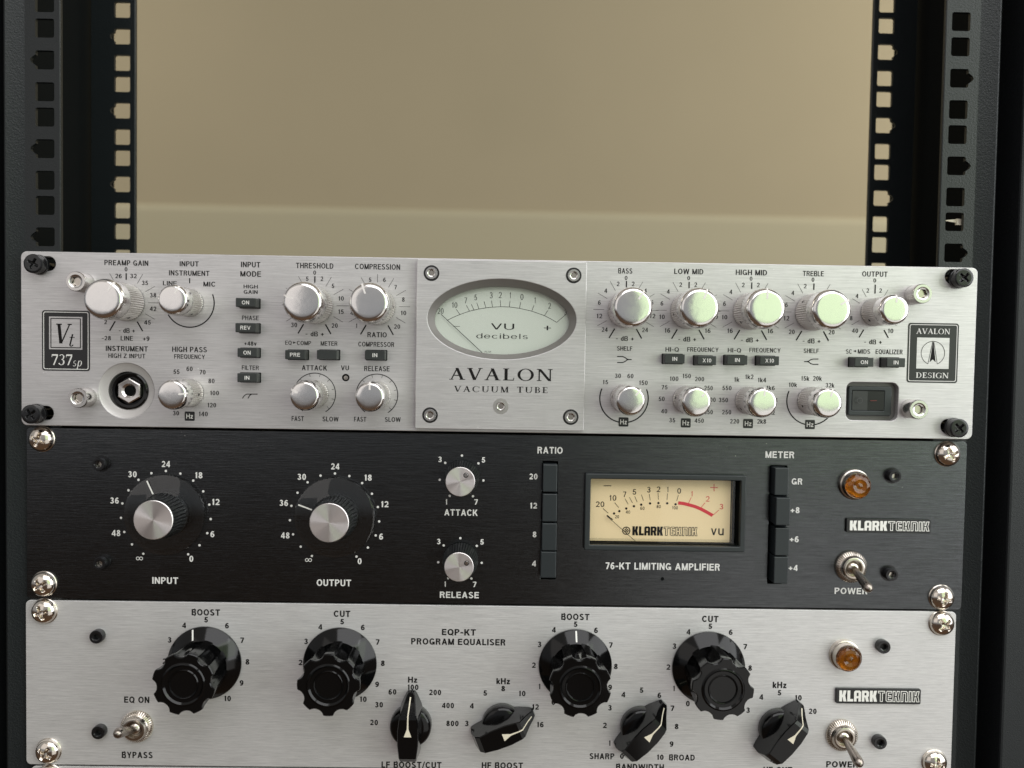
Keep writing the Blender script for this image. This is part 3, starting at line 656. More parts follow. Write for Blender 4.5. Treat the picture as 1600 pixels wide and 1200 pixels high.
def eqnums(dx, dy, n, right=('2', '4', '6', 'x', 'y')):
    out = []
    P = [(-49, -163), (-126, -120), (-166, -46), (-167, 38), (-133, 123)]
    Q = [(45, -163), (122, -120), (163, -46), (165, 38), (119, 125)]
    for (px, py), t in zip(P, n): out.append((t, dx + px, dy + py, 17 if len(t) == 1 else 37, 29))
    for (px, py), t in zip(Q, n): out.append((t, dx + px, dy + py, 17 if len(t) == 1 else 37, 29))
    return out
words(4, [("BASS", 308, 133, 88, 34), ("0", 313, 177, 17, 27), ("- dB +", 305, 556, 112, 30), ("SHELF", 304, 618, 96, 29), ("LOW MID", 705, 137, 182, 35), ("0", 704, 178, 17, 27), ("- dB +", 695, 560, 112, 30),
  ("HIGH MID", 1096, 143, 196, 35), ("0", 1094, 182, 17, 27), ("- dB +", 1086, 565, 112, 30), ("HI-Q", 601, 624, 84, 29), ("FREQUENCY", 793, 625, 196, 29), ("HI-Q", 990, 629, 84, 29), ("FREQUENCY", 1181, 629, 196, 29),
  ("15", 183, 828, 36, 28), ("30", 262, 789, 38, 29), ("60", 340, 790, 38, 29), ("150", 420, 832, 56, 29), ("100", 612, 807, 56, 29), ("150", 691, 790, 54, 29), ("200", 772, 809, 58, 29), ("75", 553, 860, 38, 28), ("250", 828, 865, 54, 29),
  ("50", 535, 933, 38, 29), ("300", 845, 938, 56, 29), ("350", 828, 1015, 54, 29), ("450", 770, 1069, 58, 29), ("40", 551, 1010, 38, 29), ("35", 601, 1066, 38, 29), ("1k", 1003, 812, 34, 30), ("1k2", 1082, 795, 54, 30),
  ("1k4", 1161, 815, 54, 30), ("1k6", 1215, 865, 54, 29), ("1k8", 1232, 940, 54, 29), ("2k2", 1215, 1018, 54, 29), ("550", 943, 865, 58, 29), ("350", 921, 940, 58, 29), ("250", 941, 1016, 58, 29), ("220", 991, 1073, 58, 29), ("2k8", 1160, 1074, 56, 30)]
  + eqnums(312, 377, ['2', '4', '6', '12', '24']) + eqnums(703, 382, ['2', '4', '6', '10', '16']) + eqnums(1094, 384, ['2', '4', '6', '10', '16']), YA, M['ink'], face1)
words(5, [("TREBLE", 283, 150, 132, 34), ("0", 281, 188, 17, 27), ("- dB +", 272, 571, 112, 30), ("OUTPUT", 668, 153, 160, 34), ("0", 667, 193, 17, 27), ("2", 623, 256, 16, 28), ("2", 703, 256, 16, 28), ("4", 556, 290, 17, 28), ("8", 520, 428, 16, 28),
  ("40", 544, 507, 38, 29), ("10", 765, 508, 36, 29), ("- dB +", 656, 577, 112, 30), ("SHELF", 270, 633, 96, 29), ("SC", 506, 637, 38, 29), ("MIDS", 600, 637, 78, 29), ("EQUALIZER", 757, 639, 170, 31), ("10k", 154, 845, 52, 30),
  ("15k", 231, 805, 52, 30), ("20k", 308, 805, 54, 30), ("32k", 387, 848, 54, 30)] + eqnums(281, 391, ['2', '4', '6', '12', '20'])[:5] + [("20", 397, 516, 38, 29)], YA, M['ink'], face1)
def sym(z, L, w_, y=YA, name='printed_symbol', m='ink'):
    k = Ink(name, y, M[m], face1)
    for P in L: k.path([za(z, a, b, y) for a, b in P], w_)
    k.done()
sym(2, [[(155, 970), (168, 952), (182, 943), (250, 943)], [(190, 970), (200, 952), (214, 943)]], .42)
sym(4, [[(257, 668), (290, 668), (306, 674), (318, 684), (330, 687), (348, 687)], [(257, 706), (290, 706), (306, 700), (318, 690), (330, 687)]], .5)
sym(5, [[(225, 700), (243, 700), (255, 697), (267, 688), (282, 684), (315, 684)], [(243, 700), (255, 703), (267, 713), (282, 717), (315, 717)]], .5)
k = Ink('printed_arrow', YA, M['ink'], face1); k.poly([za(2, 472, 614, YA), za(2, 490, 621, YA), za(2, 472, 629, YA)]); k.done()
k = Ink('printed_arrow', YA, M['ink'], face1); k.poly([za(5, 532, 634, YA), za(5, 550, 627, YA), za(5, 550, 642, YA)]); k.done()
for z, x, y in ((1, 1186, 1081), (4, 297, 1077), (4, 686, 1083), (4, 1075, 1087), (5, 262, 1093)):
    c = za(z, x, y, YA); b = plate('unit_box', rrect(c[0] - 2.5, c[1] - 2.35, c[0] + 2.5, c[1] + 2.35, .5), [], YA - .12, .1, M['badge'], U1)
    Ink('lettering', YA - .12, M['ink_w'], b).text('Hz', c, 2.5, 3.4, .17).done()
# push buttons
def button1(z, x0, x1, y0, y1, h, txt, tx=None, slot=None):
    yf = YA - h
    a = za(z, x0, y0, yf); b = za(z, x1, y1, yf)
    bx = box('push_button', a[0], b[0], b[1], a[1], yf, YA + 3, M['button'], U1, .35)
    # dark surround standing on the plate
    plate('button_bezel', rrect(a[0] - .35, b[1] - .35, b[0] + .35, a[1] + .35, .4), [], YA - .35, .3, M['gloss'], bx)
    if txt: Ink('lettering', yf, M['ink_w'], bx).text(txt, ((a[0] + b[0]) / 2, (a[1] + b[1]) / 2), 1.9, {'PRE': 5.0, 'REV': 5.0, 'ON': 3.6, 'IN': 2.4, 'X10': 4.3}[txt], .17).done()
for a in [(2, 112, 237, 341, 400, 7.0, 'ON'), (2, 110, 238, 498, 558, 7.0, 'REV'), (2, 123, 245, 655, 713, 5.5, 'ON'), (2, 122, 246, 812, 870, 5.5, 'IN'), (2, 421, 547, 667, 727, 6.5, 'PRE'),
          (2, 620, 745, 667, 727, 6.5, ''), (2, 920, 1046, 669, 730, 5.5, 'IN'), (4, 555, 680, 653, 713, 6, 'IN'), (4, 760, 877, 663, 722, 8, 'X10'), (4, 945, 1072, 660, 720, 6, 'IN'),
          (4, 1150, 1270, 665, 723, 7, 'X10'), (5, 543, 660, 674, 733, 7, 'ON'), (5, 743, 858, 676, 735, 7, 'IN')]: button1(*a)
c = za(2, 801, 840, YA)
t = lathe('trim_hole', [(1.9, 0), (1.8, .12), (1.5, .1), (1.4, .05)], 32, c, YA, M['dark'], U1)
lathe('trim_screw', [(1.15, 0), (1.1, .14), (.8, .16)], 24, (c[0] + .15, c[1] - .1), YA - .08, M['nickel_dark'], t)
# jack
d = lathe('jack_recess', [(13.95, -.05), (13.5, -.35), (11.5, -.8), (9.7, -1.3), (9.5, -5)], 72, jack, YA, M['dish'], U1, None, 60, False)
cj = za(1, 813, 922, YA + 1)
jc = lathe('jack_collar', [(9.3, -5.5), (9.4, -1.0), (9.2, -.4), (8.6, 0), (7.3, -.2), (7.0, -2.5)], 64, cj, YA, M['gloss'], U1)
lathe('jack_nut', [(6.4, -2, 'h'), (6.4, .0, 'h'), (5.8, .4, 'h'), (3.7, .3), (2.7, -.6), (2.6, -3)], 72, cj, YA, M['steel'], jc, {'h': hexf}, 30, True, 0)
lathe('jack_hole', [(2.5, 0), (2.4, .1)], 32, cj, YA + .6, M['dark'], jc)
# rocker
r0 = za(5, 492, 828, YA); r1 = za(5, 810, 1070, YA)
rw = plate('rocker_recess', rrect(r0[0] - .5, r1[1] - .5, r1[0] + .5, r0[1] + .5, 3.4), [], YA + 3.0, .6, M['recess'], U1)
a, b = za(5, 507, 853, YA + 1), za(5, 769, 1040, YA + 1)
rb = plate('rocker_bezel', rrect(a[0], b[1], b[0], a[1], 1.0), [rrect(a[0] + 1.6, b[1] + 2.6, b[0] - 3.8, a[1] - 2.2, .3)], YA + .9, 2.2, M['bezel'], U1, .4)
ax, bx_ = a[0] + 1.8, b[0] - 4.0; az, bz = b[1] + 2.8, a[1] - 2.4; mx_ = (ax + bx_) / 2
V = [(ax, YA + .9, az), (mx_, YA + 1.5, az), (bx_, YA + .6, az), (bx_, YA + .6, bz), (mx_, YA + 1.5, bz), (ax, YA + .9, bz)] + [(q, YA + 4, z_) for q, z_ in ((ax, az), (bx_, az), (bx_, bz), (ax, bz))]
link('rocker_switch', mesh('rocker_switch', V, [(0, 1, 4, 5), (1, 2, 3, 4), (0, 5, 9, 6), (2, 7, 8, 3), (0, 6, 7, 2, 1), (5, 4, 3, 8, 9)]), M['satin'], U1, (0, 0, 0))
k = Ink('rocker_marking', YA + .1, mat('faded_print', (.045, .045, .045), 0, .5), rb, .45); c = za(5, 573, 943, YA); k.ring(c, 1.5, 1.5, .3, .3).done()
k = Ink('rocker_marking', YA + .45, M['red_mark'], rb, .0); a_, b__ = za(5, 643, 945, YA), za(5, 683, 944, YA); k.y = YA + .55; k.line(a_, b__, .35).done()
# raised hex socket bolts and plate bolts
for z, x, y, h in ((1, 472, 238, 9), (1, 485, 968, 9), (5, 968, 275, 9), (5, 945, 1000, 9)):
    c = za(z, x, y, YA - h)
    o = socket_bolt('socket_bolt', c, YA, 4.9, h, M['steel'], U1, 2.5, random.random())
    lathe('bolt_socket', [(2.3, 0, 'h'), (2.2, .1, 'h')], 24, c, YA - h + 1.9, M['nickel_dark'], o, {'h': hexf})
# badges
def badge(x0, y0, x1, y1, z):
    a, b = za(z, x0, y0, YA), za(z, x1, y1, YA)
    p = plate('name_badge', rrect(a[0], b[1], b[0], a[1], 1.4), [], YA - .14, .12, M['badge'], U1)
    ib = .9
    k = plate('badge_outline', rrect(a[0] + .7, b[1] + .7, b[0] - .7, a[1] - .7, 1.0), [rrect(a[0] + 1.05, b[1] + 1.05, b[0] - 1.05, a[1] - 1.05, .8)], YA - .2, .05, M['ink_w'], p)
    return p, a, b
p, a, b = badge(263, 418, 563, 800, 1)
q0, q1 = za(1, 308, 458, YA), za(1, 516, 666, YA)
plate('badge_square', rrect(q0[0], q1[1], q1[0], q0[1], .1, 1), [], YA - .22, .07, M['silver'], p)
plate('badge_frame', rrect(q0[0] + .7, q1[1] + .7, q1[0] - .7, q0[1] - .7, .1, 1), [rrect(q0[0] + 1.15, q1[1] + 1.15, q1[0] - 1.15, q0[1] - 1.15, .1, 1)], YA - .27, .04, M['ink'], p)
k = Ink('badge_lettering', YA - .22, M['ink'], p)
c = za(1, 393, 566, YA); serif(k, 'V', c, 7.4, 9.8, shear=.16)
c = za(1, 450, 600, YA); serif(k, 't', c, 2.9, 7.2, shear=.25); k.done()
k = Ink('badge_lettering', YA - .14, M['ink_w'], p); serif(k, '737', za(1, 388, 728, YA), 10.6, 5.4, .04, .05); serif(k, 'sp', za(1, 488, 742, YA), 4.6, 4.4, .06, .2); k.done()
p, a, b = badge(877, 457, 1181, 835, 5)
k = Ink('badge_lettering', YA - .14, M['ink_w'], p); serif(k, 'AVALON', za(5, 1032, 511, YA), 17.2, 2.7, .08); serif(k, 'DESIGN', za(5, 1025, 786, YA), 16.8, 2.7, .10); k.done()
q0, q1 = za(5, 931, 549, YA), za(5, 1127, 746, YA)
plate('badge_square', rrect(q0[0], q1[1], q1[0], q0[1], .1, 1), [], YA - .22, .07, M['silver'], p)
k = Ink('badge_emblem', YA - .22, M['ink'], p); c = za(5, 1029, 647, YA); k.arc(c, 6.0, -156, 156, .28)
k.poly([(c[0] - 1.5, c[1] - 4.6), (c[0] - .12, c[1] + 5.6), (c[0] + .12, c[1] + 5.6), (c[0] + 1.5, c[1] - 4.6), (c[0], c[1] - 3.2)][::-1])
k.line((c[0] - 2.4, c[1] - 5.5), (c[0] - .3, c[1] + 5.8), .25); k.line((c[0] + 2.4, c[1] - 5.5), (c[0] + .3, c[1] + 5.8), .25); k.done()

# meter plate
pz = (-42.4, 2.2, 42.6, 87.0)
mp = plate('meter_plate', rrect(pz[0], pz[1], pz[2], pz[3], .5, 3), [ell(oval[0], oval[1], 37.3, 20.1, 96)], YP, 4.0, M['silver'], U1, .3)
n = 96; V = []
for a_, b_, yy, c_ in ((37.3, 20.1, YP + .2, oval), (34.2, 17.2, YA - .1, oval_in), (34.2, 17.2, YA + 2.5, oval_in)):
    V += [(c_[0] + a_ * math.cos(2 * math.pi * i / n), yy, c_[1] + b_ * math.sin(2 * math.pi * i / n)) for i in range(n)]
link('meter_surround', mesh('meter_surround', V, [(j * n + i, j * n + (i + 1) % n, (j + 1) * n + (i + 1) % n, (j + 1) * n + i) for j in range(2) for i in range(n)], 30), mat('grey_surround', (.26, .245, .235), .5, .45), mp, (0, 0, 0))
YM = YA + 2.6
card = plate('meter_card', ell(oval_in[0], oval_in[1], 35.2, 18.2, 64), [], YM, .6, M['pale'], U1)
plate('meter_glass', ell(oval_in[0], oval_in[1], 34.6, 17.6, 64), [], YA + .6, .8, M['glass'], U1)
k = Ink('meter_scale', YM, M['ink'], card)
arc = [(308, 465), (340, 449), (382, 431), (440, 411), (497, 398), (560, 388), (628, 384), (684, 386), (742, 394), (816, 411), (893, 438), (930, 457), (967, 479)]
k.path([za(3, x, y, YM) for x, y in arc], .25)
for x0, y0, x1, y1 in ((382, 431, 360, 400), (440, 411, 421, 376), (467, 404, 451, 369), (497, 397, 484, 360), (539, 391, 528, 353), (579, 386, 573, 348), (628, 384, 626, 346), (681, 386, 685, 348), (742, 394, 750, 356), (816, 411, 830, 376), (893, 438, 914, 406), (967, 479, 1024, 430)):
    k.line(za(3, x0, y0, YM), za(3, x1, y1, YM), .22)
k.done()
for t, x, y, w_, h in (("20", 265, 410, 36, 36), ("10", 349, 374, 34, 36), ("7", 417, 346, 16, 36), ("5", 477, 328, 16, 36), ("3", 571, 315, 17, 38), ("2", 626, 313, 17, 38), ("1", 686, 315, 9, 38), ("0", 757, 325, 18, 38), ("1", 836, 345, 9, 38), ("2", 924, 378, 16, 36), ("3", 1020, 418, 14, 32),
                       ("VU", 640, 504, 140, 38), ("decibels", 637, 562, 312, 32), ("-", 362, 500, 40, 36), ("+", 911, 509, 42, 50), ("ALM", 549, 656, 40, 10)):
    Ink('lettering', YM, M['ink'], card).ztext(3, t, x, y, w_, h, .13 if len(t) < 3 else .10, .6).done()
k = Ink('meter_needle', YM - 1.0, M['ink'], U1); k.line(za(3, 268, 430, YM - 1), za(3, 516, 662, YM - 1), .3); k.done()
k = Ink('lettering', YP, M['ink'], mp); serif(k, 'AVALON', za(3, 632, 794, YP), 51.7, 5.9, .16); k.done()
k = Ink('lettering', YP, M['ink'], mp); serif(k, 'VACUUM TUBE', za(3, 631, 885, YP), 47.0, 2.9, .24); k.done()
for x, y in ((210, 181), (1070, 195), (201, 1040), (1052, 1052), (629, 986)):
    c = za(3, x, y, YP)
    w_ = lathe('bolt_recess', [(3.95, 0), (3.9, .05), (3.3, .06)], 40, c, YP, M['badge'], mp)
    if y == 986: w_.data.materials[0] = M['plate_side']
    socket_bolt('plate_bolt', c, YP - .06, 3.15 if y != 986 else 2.2, .7, M['steel'], mp, 1.55, random.random())
    lathe('bolt_socket', [(1.4, 0, 'h'), (1.35, .05, 'h')], 24, c, YP - .3, M['nickel_dark'], mp, {'h': hexf})

# ================================================================== UNIT 2: black limiter
U2 = empty('limiter_unit', (0, 60, -45), 'black brushed limiting amplifier with a yellow rectangular meter, between the two silver units', 'audio unit')
mo = [at(923.6, 748.3, YK - 3), at(1155.9, 854.8, YK - 3)]
ratio = [at(847.5, 720.5, YK), at(868.5, 905, YK)]; mtr = [za(9, 158, 208, YK), za(9, 236, 880, YK)]
face2 = plate('faceplate', rrect(-241.3, -88.9, 241.9, -.9, 2.2, 5),
      [rrect(mo[0][0] - .5, mo[1][1] - .5, mo[1][0] + .5, mo[0][1] + .5, .5), rrect(ratio[0][0], ratio[1][1], ratio[1][0], ratio[0][1], .4), rrect(mtr[0][0], mtr[1][1], mtr[1][0], mtr[0][1], .4)],
      YK, 1.8, M['black_brushed'], U2, .2, c=(0, -45))
box('chassis', -215, 215, -87, -2.5, 24, 250, M['dark'], U2, 0)
box('rear_shield', -222, 222, -88.5, -1, 21, 23.5, M['dark'], U2, 0)
def clear_knob(z, sx_, sy_, cx_, cy_, ang):
    base = za(z, sx_, sy_, YK - 2.8); cap = za(z, cx_, cy_, YK - 14.8)
    c = ((base[0] + cap[0]) / 2, (base[1] + cap[1]) / 2)
    k = lathe('dial_knob', [(11.6, .6), (11.8, 1.0), (11.6, 3.6, 'k'), (10.6, 5.5, 'k'), (10.3, 12.6, 'k'), (10.2, 13.6, 'k'), (10.0, 14.2), (9.8, 14.4)], 34 * 8, c, YK, M['satin'], U2,
              {'k': lambda r, a: r - .55 * max(0, math.cos(a * 34)) ** 4}, 35)
    sk = lathe('clear_skirt', [(11.4, 1.6), (19.6, 1.3), (20.6, 1.5), (20.8, 2.0), (20.4, 2.7), (19.4, 3.0), (13.5, 3.6), (11.5, 3.9)], 96, c, YK, M['acrylic'], k, None, 30, False)
    lathe('knob_cap', [(9.8, 14.3), (9.75, 14.7), (9.45, 14.95), (5, 14.95), (.05, 14.95)], 96, c, YK, M['spun'], k, None, 30)
    k2 = Ink('pointer_line', YK - 3.6, M['white'], k, .2); k2.rays(c, 11.9, 19.4, [ang], .75); k2.done()
    return c
cI = clear_knob(6, 1029, 578, 952, 612, -25); cO = clear_knob(7, 492, 596, 455, 628, -70)
def small_knob(cb, cc, ang):
    base = at(*cb, YK); cap = at(*cc, YK - 14)
    c = ((base[0] + cap[0]) / 2, (base[1] + cap[1]) / 2)
    k = lathe('dial_knob', [(8.9, .4), (9.2, .8, 'k'), (9.0, 4, 'k'), (8.0, 11.5, 'k'), (7.8, 12.8, 'k'), (7.6, 13.4)], 40 * 6, c, YK, M['satin'], U2, {'k': lambda r, a: r - .45 * max(0, math.cos(a * 40)) ** 3}, 35)
    lathe('knob_cap', [(7.35, 13.3), (7.3, 13.8), (7.1, 13.95), (4, 13.95), (.05, 13.95)], 80, c, YK, M['spun'], k, None, 30)
    a = math.radians(ang); p = (c[0] + 4.3 * math.sin(a), c[1] + 4.3 * math.cos(a))
    lathe('pointer_dimple', [(1.3, 0), (1.25, .08), (.95, .08), (.9, .02)], 28, p, YK - 13.95, M['satin'], k)
    lathe('dimple_face', [(.9, 0), (.85, .04)], 24, p, YK - 14.0, M['chrome'], k)
    return base
cA = small_knob((721.3, 746), (719.3, 753), 40); cR = small_knob((718.8, 874.5), (717.8, 886.5), 62)
cb = at(259.2, 805.5, YK); k = Ink('dial_marking', YK, M['ink_w'], face2)
for j in range(17): a = math.radians(-150 + 18.75 * j); k.dot((cb[0] + 22.95 * math.sin(a), cb[1] + 22.95 * math.cos(a)), .62)
k.done()
cb = at(522.8, 809.2, YK); k = Ink('dial_marking', YK, M['ink_w'], face2)
for j in range(17): a = math.radians(-150 + 18.75 * j); k.dot((cb[0] + 22.95 * math.sin(a), cb[1] + 22.95 * math.cos(a)), .62)
k.done()
for cb in (at(721.3, 746, YK), at(718.8, 874.8, YK)):
    k = Ink('dial_marking', YK, M['ink_w'], face2)
    for a in (-148, -97, -49, 0, 49, 97, 148): k.dot((cb[0] + 11.3 * math.sin(math.radians(a)), cb[1] + 11.3 * math.cos(math.radians(a))), .62)
    k.done()
B2 = (.205, .9)
words(6, [("24", 1037, 260, 52, 40), ("30", 828, 324, 54, 40), ("36", 716, 488, 54, 40), ("48", 726, 691, 54, 40), ("0", 1196, 852, 25, 40), ("6", 1328, 698, 25, 40), ("12", 1347, 497, 50, 40), ("18", 1241, 330, 50, 40), ("INPUT", 1033, 988, 162, 44)], YK, M['ink_w'], face2, *B2)
words(7, [("24", 495, 275, 52, 40), ("30", 286, 340, 54, 40), ("36", 174, 503, 54, 40), ("48", 183, 706, 54, 40), ("0", 648, 867, 25, 40), ("6", 782, 713, 25, 40), ("12", 803, 511, 50, 40), ("18", 699, 345, 50, 40), ("OUTPUT", 487, 1002, 216, 44),
  ("3", 1150, 231, 23, 36), ("5", 1421, 234, 23, 36), ("1", 1189, 496, 13, 36), ("7", 1375, 497, 23, 36), ("ATTACK", 1281, 563, 208, 42), ("3", 1142, 744, 23, 36), ("5", 1412, 747, 23, 36), ("1", 1181, 1010, 13, 36), ("7", 1366, 1012, 23, 36), ("RELEASE", 1271, 1078, 246, 42)], YK, M['ink_w'], face2, *B2)
for u, v in ((218, 872.5), (482, 875)):
    c = at(u, v, YK); k = Ink('printed_infinity', YK, M['ink_w'], face2)
    k.ring((c[0] - .85, c[1]), .95, .95, .34, .34, n=20).ring((c[0] + .85, c[1]), .95, .95, .34, .34, n=20).done()
words(8, [("RATIO", 318, 174, 158, 44), ("20", 214, 338, 52, 38), ("12", 213, 520, 48, 38), ("8", 221, 700, 24, 38), ("4", 218, 882, 25, 38), ("76-KT LIMITING AMPLIFIER", 1022, 900, 724, 46)], YK, M['ink_w'], face2, *B2)
words(9, [("METER", 213, 147, 166, 40), ("GR", 310, 299, 62, 37), ("+8", 299, 462, 52, 36), ("+6", 294, 627, 52, 36), ("+4", 288, 790, 52, 36), ("POWER", 617, 921, 190, 38)], YK, M['ink_w'], face2, *B2)
for z, Y0, x0s, hh in ((8, [(262, 436), (446, 622), (630, 803), (808, 974)], [(275, 362), (272, 360), (268, 358), (260, 355)], [4.6, 4.2, 4.0, 4.0]), (9, [(222, 379), (391, 550), (563, 722), (727, 881)], [(186, 261), (193, 270), (188, 265), (181, 257)], [5.5, 7.5, 5.5, 5.5])):
    for (y0, y1), (x0, x1), h in zip(Y0, x0s, hh):
        a, b = za(z, x0, y0, YK - h), za(z, x1, y1, YK - h)
        box('push_button', a[0], b[0], b[1], a[1], YK - h, YK + 8, M['key'], U2, .45)
c = at(1035, 904.5, YK); lathe('trim_hole', [(.95, 0), (.9, .05)], 24, c, YK, M['dark'], U2)
# rectangular meter
o0, o1 = at(914.9, 739.6, YK - 2.6), at(1163.5, 863, YK - 2.6)
mb = plate('meter_bezel', rrect(o0[0], o1[1], o1[0], o0[1], .8), [rrect(mo[0][0], mo[1][1], mo[1][0], mo[0][1], .5)], YK - 2.8, 2.78, M['bezel'], U2, .5)
YF = YK + 4.0
f0, f1 = at(920, 744, YF), at(1142, 851, YF)
x0, x1, z0, z1 = mo[0][0], mo[1][0], mo[1][1], mo[0][1]
V = [(x0, YK - .5, z0), (x1, YK - .5, z0), (x1, YK - .5, z1), (x0, YK - .5, z1), (x0 + .6, YF + .4, z0 + .6), (x1 - .6, YF + .4, z0 + .6), (x1 - .6, YF + .4, z1 - .6), (x0 + .6, YF + .4, z1 - .6)]
link('meter_housing', mesh('meter_housing', V, [(0, 1, 5, 4), (1, 2, 6, 5), (2, 3, 7, 6), (3, 0, 4, 7), (4, 5, 6, 7)]), M['dark'], U2, (0, 0, 0))
xr = at(1141, 800, YF)[0]
card2 = plate('meter_card', rrect(x0 + .7, z0 + .7, xr, z1 - .7, .3, 2), [], YF, .3, M['cream'], U2)
xg = at(1148, 800, YF - 3)[0]
gl = plate('meter_glass', rrect(x0 + .3, z0 + .3, xg, z1 - .3, .5), [], YF - 3.6, .8, M['glass'], U2, .2)
k = box('glass_side', xg - 1.2, xg - .2, z0 + .5, z1 - .5, YF - 2.7, YF, M['glass'], gl, .2)
k = box('glass_edge', x0 + .6, xg - 1.4, z0 + 1.6, z0 + 2.2, YF - 2.7, YF - .4, M['glass'], gl, .1)
k = Ink('meter_scale', YF, M['ink'], card2)
for x, y in ((340, 470), (387, 449), (449, 426), (517, 405), (582, 391), (661, 380), (736, 377), (814, 379), (889, 388)): k.dot(za(14, x, y, YF), .62)
for x0_, y0_, x1_, y1_ in ((240, 424, 288, 467), (345, 373, 382, 418), (438, 339, 466, 387), (477, 325, 504, 376), (524, 316, 546, 368), (584, 302, 602, 357), (654, 295, 663, 352), (733, 288, 735, 346), (817, 292, 812, 349), (914, 305, 899, 357)):
    k.line(za(14, x0_, y0_, YF), za(14, x1_, y1_, YF), .26)
k.done()
for t, x, y, w_, h in (("20", 215, 387, 76, 52), ("10", 327, 331, 68, 52), ("7", 434, 299, 30, 52), ("5", 521, 277, 32, 52), ("3", 650, 258, 33, 52), ("2", 736, 254, 33, 52), ("1", 818, 256, 18, 52), ("0", 921, 268, 34, 52), ("20", 366, 499, 36, 30), ("40", 464, 457, 38, 30), ("60", 593, 423, 38, 30), ("80", 738, 408, 38, 30), ("100", 883, 419, 54, 30), ("vu", 1262, 622, 116, 90)):
    Ink('lettering', YF, M['ink'], card2).ztext(14, t, x, y, w_, h, .14).done()
Ink('lettering', YF, M['ink'], card2).line(za(14, 246, 223, YF), za(14, 315, 223, YF), .42).done()
for t, x, y, w_, h in (("1", 1034, 294, 18, 50), ("2", 1175, 340, 34, 50), ("3", 1298, 409, 34, 50)): Ink('lettering', YF, M['red'], card2).ztext(14, t, x, y, w_, h, .13).done()
k = Ink('meter_scale', YF, M['red'], card2)
k.line(za(14, 1198, 238, YF), za(14, 1266, 240, YF), .4).line(za(14, 1232, 206, YF), za(14, 1232, 273, YF), .4)
k.line(za(14, 1004, 380, YF), za(14, 1029, 326, YF), .28).line(za(14, 1115, 418, YF), za(14, 1153, 374, YF), .28).line(za(14, 1222, 486, YF), za(14, 1275, 440, YF), .28)
k.path([za(14, x, y, YF) for x, y in ((912, 375), (960, 381), (1004, 392), (1062, 408), (1115, 430), (1168, 458), (1220, 488))], 1.7).done()
k = Ink('meter_needle', YF - 1.6, M['ink'], U2); k.line(za(14, 272, 490, YF - 1.6), za(14, 535, 722, YF - 1.6), .28); k.line(za(14, 276, 488, YF - 1.6), za(14, 330, 528, YF - 1.6), .8, .3); k.done()
Ink('lettering', YF, M['ink'], card2).ztext(14, '0', 318, 520, 14, 20).done()
c = za(14, 449, 624, YF); k = Ink('round_emblem', YF, M['ink'], card2); k.ring(c, 2.15, 2.15, .5, .5)
for dx_ in (-.5, .5):
    for dz_ in (-.5, .5): k.dot((c[0] + dx_ * 1.1, c[1] + dz_ * 1.1), .42, 10)
for dx_, dz_ in ((1.25, 0), (-1.25, 0), (0, 1.25), (0, -1.25), (0, 0)): k.dot((c[0] + dx_, c[1] + dz_), .32, 10)
k.done()
a, b = za(14, 503, 664, YF), za(14, 1085, 592, YF)
M['card_in'] = M['cream']
logo(card2, a[0], b[0], a[1], b[1], 0, YF, M['ink'], M['cream'])
# raised name plate
def name_plate(u0, v0, u1, v1, yy, parent):
    a, b = at(u0, v1, yy - 1.3), at(u1, v0, yy - 1.3)
    p = plate('name_plate', rrect(a[0], a[1], b[0], b[1], .7), [], yy - 1.4, 1.39, M['badge'], parent, .15)
    logo(p, a[0] + 1.6, b[0] - .7, a[1] + 1.2, b[1] - 1.0, 0, yy - 1.4, M['white'], M['badge'])
name_plate(1322.5, 812, 1454.5, 832, YK, U2)
def jewel(cb, cl, h, y, parent, facet):
    base = at(*cb, y); ln = at(*cl, y - h)
    c = ((base[0] + ln[0]) / 2, (base[1] + ln[1]) / 2)
    k = lathe('pilot_lamp', [(8.0, 0), (8.0, 1.0), (7.7, 1.6), (7.1, 1.9), (7.0, h - 1.2), (6.75, h - .8), (6.5, h - 1.0)], 72, c, y, M['nickel_dark'], parent)
    n = 12; V = []; Fc = []
    prof = [(6.5, 0), (6.3, 1.2), (5.2, 2.3), (3.6, 2.7 + facet), (1.7, 2.2), (.02, 2.9)]
    for j, (r, hh) in enumerate(prof):
        for i in range(n):
            a = 2 * math.pi * (i + (.5 if j % 2 else 0)) / n; V.append((r * math.sin(a), -hh, r * math.cos(a)))
    for j in range(len(prof) - 1):
        for i in range(n):
            p_, q_ = j * n + i, j * n + (i + 1) % n; o_ = 0 if j % 2 == 0 else 1
            if j % 2 == 0: Fc += [(p_, p_ + n, q_), (q_, p_ + n, q_ + n)]
            else: Fc += [(p_, p_ + n, q_ + n), (p_, q_ + n, q_)]
    link('amber_lens', mesh('amber_lens', V, Fc), M['amber'], k, (c[0], y - h + 1.2, c[1]))
    lathe('lamp_reflector', [(6.3, 0), (6.2, .05), (4, -.8), (1.5, -1.4)], 14, c, y - h + 2.4, mat('amber_foil', (.34, .17, .04), .7, .3), k, None, 10)
jewel((1334.4, 756.7), (1341.2, 759.2), 5.6, YK, U2, .3)
